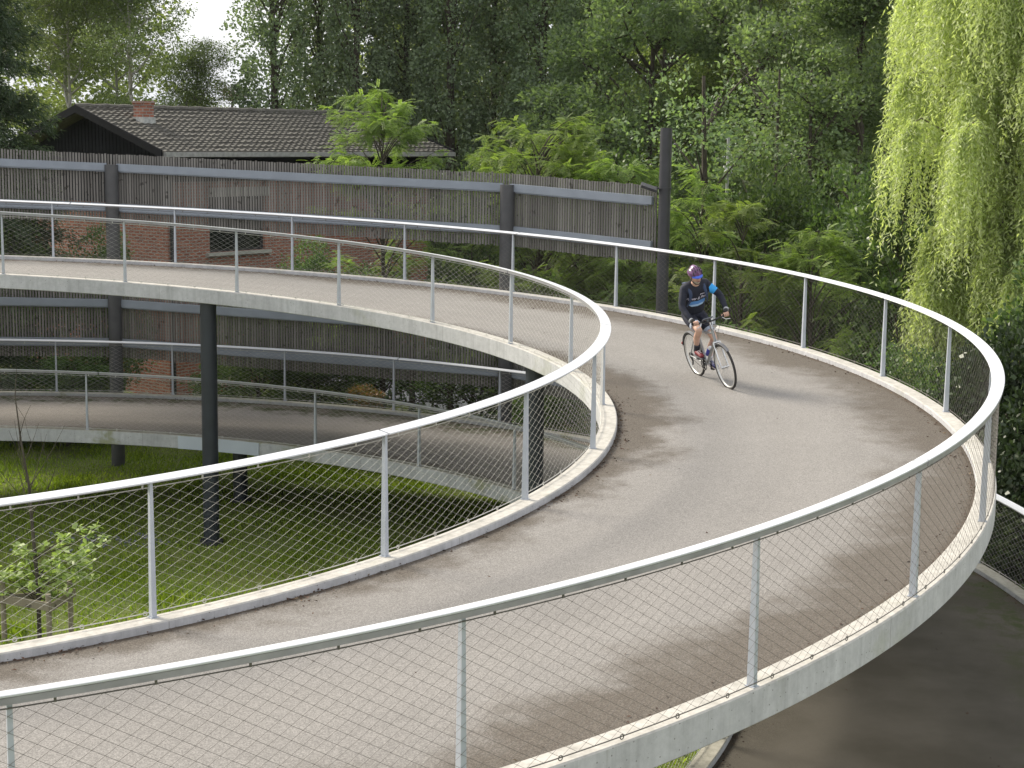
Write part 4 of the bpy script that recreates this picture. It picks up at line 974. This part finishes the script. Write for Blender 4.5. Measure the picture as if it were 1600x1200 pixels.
    for s in (-1, 1):
        mb = MB(); mb.tube([(.365, .19*s, 1.037), (.35, .30*s, 1.045)], .018, 10); mb.tube([(.35, .30*s, 1.045), (.40, .305*s, 1.10), (.43, .30*s, 1.13)], .012, 8); mb.build('grip', MAT['black'], bar, True)
        mb = MB(); mb.tube([(.385, .17*s, 1.03), (.42, .2*s, 1.0), (.425, .27*s, .99)], .006, 6); mb.build('brake_lever', MAT['chrome'], bar, True)
        mb = MB(); mb.tube([(.38, .15*s, 1.03), (.47, .10*s, 1.0), (.46, .03*s, .86), (.42, .02*s, .72)], .003, 5); mb.build('cable', MAT['black'], bar, True)
    mb = MB(); mb.box((.40, -.07, 1.075), (.085, .15, .014), Matrix.Rotation(-.5, 3, 'Y')); mb.box((.39, -.07, 1.055), (.03, .03, .04)); mb.build('phone_mount', MAT['screen'], bar)
    mb = MB(); mb.tube([(.43, .0, .96), (.47, .0, .955)], .026, 12); mb.build('headlight', MAT['chrome'], t, True)
    # bottle on the down tube
    d = (hb-bb).normalized(); nrm = Vector((-d.z, 0, d.x)); b0 = bb+d*.17+nrm*.06
    mb = MB(); mb.tube([b0, b0+d*.13, b0+d*.135, b0+d*.165], [.036, .036, .03, .034], 14); bo = mb.build('bottle', MAT['bottle'], t, True)
    mb = MB(); mb.tube([b0+d*.166, b0+d*.195, b0+d*.21], [.034, .03, .014], 12); mb.build('bottle_cap', MAT['white'], bo, True)
    # crankset; right crank up and forward
    ca = Vector((math.cos(.95), 0, math.sin(.95)))*.17
    mb = MB(); mb.ring(bb+Vector((0, -.055, 0)), .088, .006, 'y', 36, 6); mb.ring(bb+Vector((0, -.055, 0)), .04, .006, 'y', 24, 6)
    for k in range(5): a = k*2*PI/5; mb.tube([bb+Vector((0, -.055, 0)), bb+Vector((.085*math.cos(a), -.055, .085*math.sin(a)))], .007, 6)
    cr_ = mb.build('chainring', MAT['black'], t, True)
    for s, k in ((-1, 1), (1, -1)):
        e = bb+ca*k+Vector((0, .085*s, 0)); mb = MB(); mb.tube([bb+Vector((0, .06*s, 0)), e], .011, 8); ck = mb.build('crank', MAT['black'], t, True)
        mb = MB(); mb.box(e+Vector((0, .05*s, 0)), (.09, .085, .022)); mb.build('pedal', MAT['black'], ck)
    mb = MB(); up_, lo = [], []
    for s in (1, -1): mb.tube([bb+Vector((0, -.055, .086*s)), rh+Vector((0, -.055, .045*s))], .004, 5)
    mb.tube([rh+Vector((0, -.06, -.02)), rh+Vector((.05, -.06, -.08)), rh+Vector((.02, -.06, -.14))], .012, 6); mb.ring(rh+Vector((0, -.052, 0)), .045, .012, 'y', 20, 6)
    mb.build('chain', MAT['black'], t, True)
    mb = MB(); mb.tube([bb+Vector((-.10, .05, -.01)), bb+Vector((-.36, .10, -.09))], .008, 6); mb.build('kickstand', MAT['black'], t, True)
    return bb, ca
BB, CA = bicycle()
def skin(name, verts, edges, radii, mat, parent, sub=2, root=0):
    me = bpy.data.meshes.new(name); me.from_pydata([tuple(v) for v in verts], edges, []); me.update()
    o = bpy.data.objects.new(name, me); COL.objects.link(o)
    md = o.modifiers.new('s', 'SKIN'); md.use_smooth_shade = True
    for i, r in enumerate(radii):
        sv = me.skin_vertices[0].data[i]; sv.radius = r if hasattr(r, '__len__') else (r, r); sv.use_root = (i == root)
    ss = o.modifiers.new('u', 'SUBSURF'); ss.levels = sub; ss.render_levels = sub
    dg = bpy.context.evaluated_depsgraph_get(); dg.update()
    nm = bpy.data.meshes.new_from_object(o.evaluated_get(dg)); bpy.data.objects.remove(o)
    nm.materials.clear(); nm.materials.append(mat); nm.name = name
    nm.polygons.foreach_set('material_index', [0]*len(nm.polygons)); nm.polygons.foreach_set('use_smooth', [True]*len(nm.polygons)); nm.update()
    return link(name, nm, parent)
def chain(pts): return [(i, i+1) for i in range(len(pts)-1)]
SKINM = plain('skin', (.58, .36, .27), .55, 0, .12, 20)
def person():
    t = empty('person'); t.matrix_world = BM
    tag(t, 'cyclist in dark long sleeved jersey, purple helmet and shorts riding towards the camera', 'person')
    V = Vector
    pel = V((-.27, 0, 1.02)); wai = V((-.22, 0, 1.17)); che = V((-.10, 0, 1.36)); shc = V((-.02, 0, 1.49)); nek = V((.05, 0, 1.56)); hd = V((.10, 0, 1.67))
    sh = {s: V((-.02, .175*s, 1.485)) for s in (-1, 1)}; el = {-1: V((.06, -.29, 1.26)), 1: V((.09, .33, 1.285))}; wr = {-1: V((.27, -.27, 1.085)), 1: V((.27, .30, 1.10))}
    hip = {s: V((-.24, .09*s, 1.0)) for s in (-1, 1)}
    pR = BB+CA+V((-.02, -.135, .07)); pL = BB-CA+V((-.02, .135, .07))
    ank = {-1: pR+V((-.07, .01, .05)), 1: pL+V((-.07, -.01, .06))}
    kn = {-1: V((.16, -.13, .875)), 1: V((.06, .12, .665))}
    # body: one continuous skin surface
    vs = [pel, wai, che, shc, nek, hd+V((0, 0, -.03))]; ed = [(0, 1), (1, 2), (2, 3), (3, 4), (4, 5)]; rd = [(.13, .10), (.12, .08), (.12, .08), (.08, .06), .055, (.065, .07)]
    for s in (-1, 1):
        b = len(vs); vs += [sh[s], el[s], wr[s]]; ed += [(3, b), (b, b+1), (b+1, b+2)]; rd += [.058, .042, .028]
        b = len(vs); mid = (kn[s]+ank[s])/2+V((-.035, 0, .03)); vs += [hip[s], (hip[s]+kn[s])/2, kn[s], mid, ank[s]]; ed += [(0, b)]+[(b+i, b+i+1) for i in range(4)]; rd += [.07, .07, .056, .054, .034]
    skin('body', vs, ed, rd, SKINM, t)
    # head with face
    mb = MB(); R = Matrix.Rotation(.20, 3, 'Y')
    hm = MB(); n, m = 20, 14
    def headpt(th, ph):
        x, y, z = math.sin(th)*math.cos(ph), math.sin(th)*math.sin(ph), math.cos(th)
        w = .074*(1-.18*max(0, -z)**1.2); p = V((.095*x, w*y, .118*z))
        if x > 0 and z < -.2: p.x += .012*x*min(1, -z*1.6)          # chin
        if x > .5: p.x -= .006*math.exp(-((z-.05)/.12)**2)*(1 if abs(y) > .12 else 0)
        return p
    Vh = [R @ headpt(PI*j/m, 2*PI*i/n)+hd for j in range(m+1) for i in range(n)]
    hm.add(Vh, [(j*n+i, (j+1)*n+i, (j+1)*n+(i+1) % n, j*n+(i+1) % n) for j in range(m) for i in range(n)])
    head = hm.build('head', SKINM, t, True)
    def hp(x, y, z): return R @ V((x, y, z))+hd
    mb = MB(); mb.tube([hp(.092, 0, .03), hp(.112, 0, -.01), hp(.118, 0, -.028), hp(.098, 0, -.036)], [.008, .012, .015, .009], 8); mb.build('nose', SKINM, head, True)
    mb = MB(); mb.tube([hp(.096, -.024, -.062), hp(.103, 0, -.06), hp(.096, .024, -.062)], [.004, .007, .004], 6); mb.build('mouth', plain('lips', (.30, .10, .09), .5), head, True)
    for s in (-1, 1):
        mb = MB(); mb.ball(hp(.0, .077*s, -.005), (.018, .008, .03)); mb.build('ear', SKINM, head, True)
        mb = MB(); mb.ball(hp(.084, .029*s, .012), (.012, .014, .010)); mb.build('eye', MAT['black'], head, True)
    mb = MB()
    for s in (-1, 1): mb.ball(hp(.093, .030*s, .012), (.008, .024, .017))
    mb.tube([hp(.10, -.012, .018), hp(.104, 0, .02), hp(.10, .012, .018)], .003, 6)
    for s in (-1, 1): mb.tube([hp(.095, .052*s, .018), hp(.01, .078*s, .01)], .0025, 6)
    mb.build('glasses', MAT['glass'], head, True)
    # short grey beard hugging the jaw
    bm_ = MB(); nn, mm = 18, 6; Vb = []
    for j in range(mm+1):
        th = PI*(.66+.24*j/mm)
        for i in range(nn+1):
            ph = -1.25+2.5*i/nn; p = headpt(th, ph); Vb.append(R @ (p*1.06+V((.003, 0, -.003)))+hd)
    bm_.add(Vb, [(j*(nn+1)+i, (j+1)*(nn+1)+i, (j+1)*(nn+1)+i+1, j*(nn+1)+i+1) for j in range(mm) for i in range(nn)]); bm_.build('beard', plain('grey_beard', (.50, .44, .38), .9, 0, .3, 60), head, True)
    # helmet with vents and a blue peak
    hel = MB(); n, m = 32, 12; hv = []
    for j in range(m+1):
        th = PI*.56*j/m
        for i in range(n):
            ph = 2*PI*i/n; x, y, z = math.sin(th)*math.cos(ph), math.sin(th)*math.sin(ph), math.cos(th)
            rib = .008*math.cos(6*math.atan2(y, .35+abs(z)))*(1 if z > .1 else .3)
            hv.append(hp((.128+rib)*x-.008, (.100+rib)*y, (.108+rib)*z+.042))
    hel.add(hv, [(j*n+i, (j+1)*n+i, (j+1)*n+(i+1) % n, j*n+(i+1) % n) for j in range(m) for i in range(n)])
    ho = hel.build('helmet', plain('helmet_purple', (.15, .06, .16), .3, 0, .1, 9), t, True)
    vm = MB()
    for yy, w in ((-.066, .012), (-.036, .012), (0, .011), (.036, .012), (.066, .012)):
        for x0, x1 in ((.030, .075), (.088, .116)):
            pts = []
            for q in range(5):
                xx = x0+(x1-x0)*q/4; k = 1-(xx/.136)**2-(yy/.108)**2; pts.append(hp(xx-.008, yy, .116*math.sqrt(max(.0, k))+.043))
            vm.tube(pts, [.004, w*.6, w*.7, w*.6, .004], 6, True)
    for yy in (-.085, .085):
        vm.tube([hp(-.03, yy, .10), hp(0, yy*1.05, .092), hp(.03, yy, .09)], [.004, .009, .004], 6)
    vm.build('vents', MAT['black'], ho, True)
    pk = MB(); Vp = []
    for i in range(13):
        a = -1.05+2.1*i/12
        for k, (r0, dz) in enumerate(((1.0, .012), (1.0, .004), (1.42, -.030), (1.42, -.020))):
            Vp.append(hp(.115*math.cos(a)*r0-.012, .094*math.sin(a)*(1+.10*(r0-1)), .034+dz))
    pk.add(Vp, [(i*4+k, i*4+(k+1) % 4, (i+1)*4+(k+1) % 4, (i+1)*4+k) for i in range(12) for k in range(4)]+[(0, 1, 2, 3), (51, 50, 49, 48)]); pk.build('peak', plain('peak_blue', (.05, .12, .62), .4, 0, .08), ho, True)
    mb = MB()
    for s in (-1, 1): mb.tube([hp(.02, .083*s, .03), hp(.03, .082*s, -.05), hp(.055, .03*s, -.118), hp(.06, 0, -.124)], .006, 6)
    mb.build('chin_strap', MAT['black'], ho, True)
    # jersey
    JM, tt, bb_ = nodes('jersey'); c = objc(tt); sx = N(tt, 'ShaderNodeSeparateXYZ'); tt.links.new(c, sx.inputs[0])
    zc = mth(tt, 'ADD', sx.outputs[2], mth(tt, 'MULTIPLY', sx.outputs[0], -.30))
    zc = mth(tt, 'ADD', zc, mth(tt, 'MULTIPLY', mth(tt, 'ABSOLUTE', sx.outputs[1]), -.14))
    def band(v, a, b): return mth(tt, 'MULTIPLY', mth(tt, 'GREATER_THAN', v, a), mth(tt, 'LESS_THAN', v, b))
    front = mth(tt, 'MULTIPLY', mth(tt, 'GREATER_THAN', sx.outputs[0], -.06), mth(tt, 'LESS_THAN', mth(tt, 'ABSOLUTE', sx.outputs[1]), .135))
    base = ramp_(tt, noise(tt, c, 30, 3), [(.3, (.007, .009, .020)), (.7, (.013, .016, .032))])
    col = mixc(tt, mth(tt, 'MULTIPLY', band(zc, 1.222, 1.268), front), base, (.10, .27, .62))
    col = mixc(tt, mth(tt, 'MULTIPLY', band(zc, 1.198, 1.223), front), col, (.42, .60, .85))
    # blue band round the left upper arm
    dv = (el[1]-sh[1]).normalized(); vmn = N(tt, 'ShaderNodeVectorMath', operation='SUBTRACT'); tt.links.new(c, vmn.inputs[0]); vmn.inputs[1].default_value = sh[1]
    vd = N(tt, 'ShaderNodeVectorMath', operation='DOT_PRODUCT'); tt.links.new(vmn.outputs[0], vd.inputs[0]); vd.inputs[1].default_value = dv
    arm = mth(tt, 'MULTIPLY', band(vd.outputs['Value'], .075, .185), mth(tt, 'GREATER_THAN', sx.outputs[1], .185))
    col = mixc(tt, arm, col, (.04, .33, .75)); tt.links.new(col, bb_.inputs['Base Color']); bb_.inputs['Roughness'].default_value = .8
    bump(tt, bb_, noise(tt, c, 14, 3), .5, .02)
    vs = [pel+V((.01, 0, .02)), wai, che, shc, nek+V((-.006, 0, -.006))]; ed = chain(vs); rd = [(.19, .145), (.195, .15), (.195, .155), (.15, .125), .082]
    for s in (-1, 1):
        b = len(vs); e2 = wr[s]; vs += [sh[s], (sh[s]+el[s])/2, el[s], (el[s]+e2)/2, e2]; ed += [(3, b)]+[(b+i, b+i+1) for i in range(4)]; rd += [.076, .064, .054, .048, .038]
    jer = skin('jersey', vs, ed, rd, JM, t)
    # shorts
    vs = [pel+V((0, 0, .03)), pel+V((0, 0, -.02))]; ed = [(0, 1)]; rd = [(.185, .14), (.165, .13)]
    for s in (-1, 1):
        b = len(vs); k = hip[s]+(kn[s]-hip[s])*.32; k2 = hip[s]+(kn[s]-hip[s])*.68; vs += [hip[s], k, k2]; ed += [(1, b), (b, b+1), (b+1, b+2)]; rd += [.115, .105, .088]
    skin('shorts', vs, ed, rd, plain('shorts_navy', (.010, .012, .028), .8, 0, .2, 12), t)
    for s in (-1, 1):
        k = (kn[s]-hip[s]).normalized(); c0 = hip[s]+(kn[s]-hip[s])*.66; mb = MB(); mb.tube([c0-k*.03, c0+k*.015], [.088, .083], 18); mb.build('shorts_hem', plain('hem_pale', (.40, .45, .55), .8), t, True)
    # backpack straps and pack
    bp = skin('backpack', [V((-.30, 0, 1.28)), V((-.24, 0, 1.40)), V((-.17, 0, 1.50))], [(0, 1), (1, 2)], [(.15, .09), (.15, .09), (.12, .07)], plain('pack_navy', (.02, .035, .08), .7), t, 1)
    for s in (-1, 1):
        mb = MB(); mb.tube([(-.15, .11*s, 1.55), (-.03, .115*s, 1.575), (.055, .115*s, 1.50), (.085, .12*s, 1.40), (.05, .14*s, 1.30), (-.04, .165*s, 1.22)], [.024, .026, .027, .025, .018, .012], 8, True, .45); mb.build('strap', MAT['strap'], bp, True)
    # lettering laid on the chest, following the cloth
    bvh = BVHTree.FromObject(jer, bpy.context.evaluated_depsgraph_get())
    def letters(txt, size, y0, zf, mat):
        cu = bpy.data.curves.new('lettering', 'FONT'); cu.body = txt; cu.size = size; cu.align_x = 'CENTER'; cu.shear = .3; cu.offset = .0012
        o = bpy.data.objects.new('lettering', cu); COL.objects.link(o); dg = bpy.context.evaluated_depsgraph_get(); dg.update()
        me = bpy.data.meshes.new_from_object(o.evaluated_get(dg)); bpy.data.objects.remove(o)
        for v in me.vertices:
            y, z = y0+v.co.x, zf(y0+v.co.x)+v.co.y; hit = bvh.ray_cast(V((1, y, z)), V((-1, 0, 0)))
            v.co = (hit[0].x+.005, y, z) if hit[0] else (.1, y, z)
        me.materials.clear(); me.materials.append(mat); me.update(); link('lettering', me, jer)
    wl = plain('print_white', (.62, .60, .72), .6)
    letters('Power & Pedali', .058, 0.0, lambda y: 1.305+.14*abs(y)-.012, wl)
    letters('pronti', .034, .075, lambda y: 1.362, wl)
    mb = MB(); mb.tube([(.045, 0, 1.50), (.055, 0, 1.47)], .006, 6); mb.build('zip_pull', MAT['chrome'], jer, True)
    # gloves with five bent fingers closed round each grip
    GL = plain('glove_black', (.015, .015, .018), .7)
    for s in (-1, 1):
        g = V((.355, .245*s, 1.043)); w = wr[s]
        vs = [w, w+(g-w)*.5+V((0, 0, .022)), g+V((-.025, 0, .030))]; ed = chain(vs); rd = [.032, (.036, .026), (.040, .020)]
        gl = skin('glove', vs, ed, rd, GL, t, 1, 0)
        for q, (dy, ln) in enumerate(((-.034, .95), (-.012, 1.06), (.010, 1.0), (.031, .84))):
            k0 = g+V((-.005, dy, .030)); vs = [k0, k0+V((.030*ln, 0, .004)), k0+V((.044*ln, 0, -.024)), k0+V((.028*ln, 0, -.050)), k0+V((.004, 0, -.056))]
            skin('finger', vs, chain(vs), [.0105, .0105, .010, .009, .008], SKINM, gl, 1)
        k0 = g+V((-.04, -.035*s, .012)); vs = [k0, k0+V((.006, -.016*s, -.014)), k0+V((.026, -.020*s, -.034)), k0+V((.040, -.012*s, -.042))]
        skin('thumb', vs, chain(vs), [.014, .012, .011, .009], SKINM, gl, 1)
        mb = MB(); mb.tube([w+(g-w)*-.10, w+(g-w)*.12], .040, 12); mb.build('cuff', plain('cuff_grey', (.35, .36, .38), .7), gl, True)
    # socks and shoes
    for s, sock, shoe, sole in ((-1, (.02, .02, .03), (.15, .010, .018), (.03, .03, .04)), (1, (.60, .60, .62), (.03, .035, .16), (.45, .40, .40))):
        a = ank[s]; up2 = (kn[s]-a).normalized(); mb = MB(); mb.tube([a-up2*.03, a+up2*.10], [.044, .046], 14); mb.build('sock', plain('sock', sock, .9), t, True)
        ft = pR if s < 0 else pL; toe = ft+V((.13, 0, -.035)); heel = ft+V((-.11, 0, -.015))
        so_ = skin('shoe', [heel, ft+V((-.05, 0, .012)), ft+V((.05, 0, -.008)), toe], [(0, 1), (1, 2), (2, 3)], [(.036, .032), (.043, .044), (.046, .034), (.038, .024)], plain('shoe', shoe, .6, 0, .2, 30), t, 2)
        mb = MB(); mb.tube([heel+V((-.02, 0, -.03)), ft+V((.03, 0, -.048)), toe+V((.02, 0, -.022))], [.034, .044, .032], 10, True, .32); mb.build('sole', plain('sole', sole, .7), so_, True)
        mb = MB()
        for q in range(3): mb.tube([ft+V((.0+.03*q, -.028, .026-.008*q)), ft+V((.01+.03*q, 0, .045-.010*q)), ft+V((.0+.03*q, .028, .026-.008*q))], .004, 5)
        mb.build('laces', MAT['white'], so_, True)
MAT['strap'] = plain('strap_navy', (.03, .05, .11), .7, 0, .2)
person()


# ------------------------------------------------------------------ haze
hm_ = bpy.data.materials.new('haze'); hm_.use_nodes = True; ht_ = hm_.node_tree; ht_.nodes.clear()
ho_ = ht_.nodes.new('ShaderNodeOutputMaterial'); hv_ = ht_.nodes.new('ShaderNodeVolumePrincipled')
hv_.inputs['Color'].default_value = (.95, .97, 1, 1); hv_.inputs['Density'].default_value = .00010
ht_.links.new(hv_.outputs[0], ho_.inputs['Volume'])
mb = MB(); mb.box((0, 85, 8.5), (324, 294, 29)); hz_o = mb.build('haze', hm_); tag(hz_o, 'thin pale summer haze over the whole place', 'haze', kind='stuff')
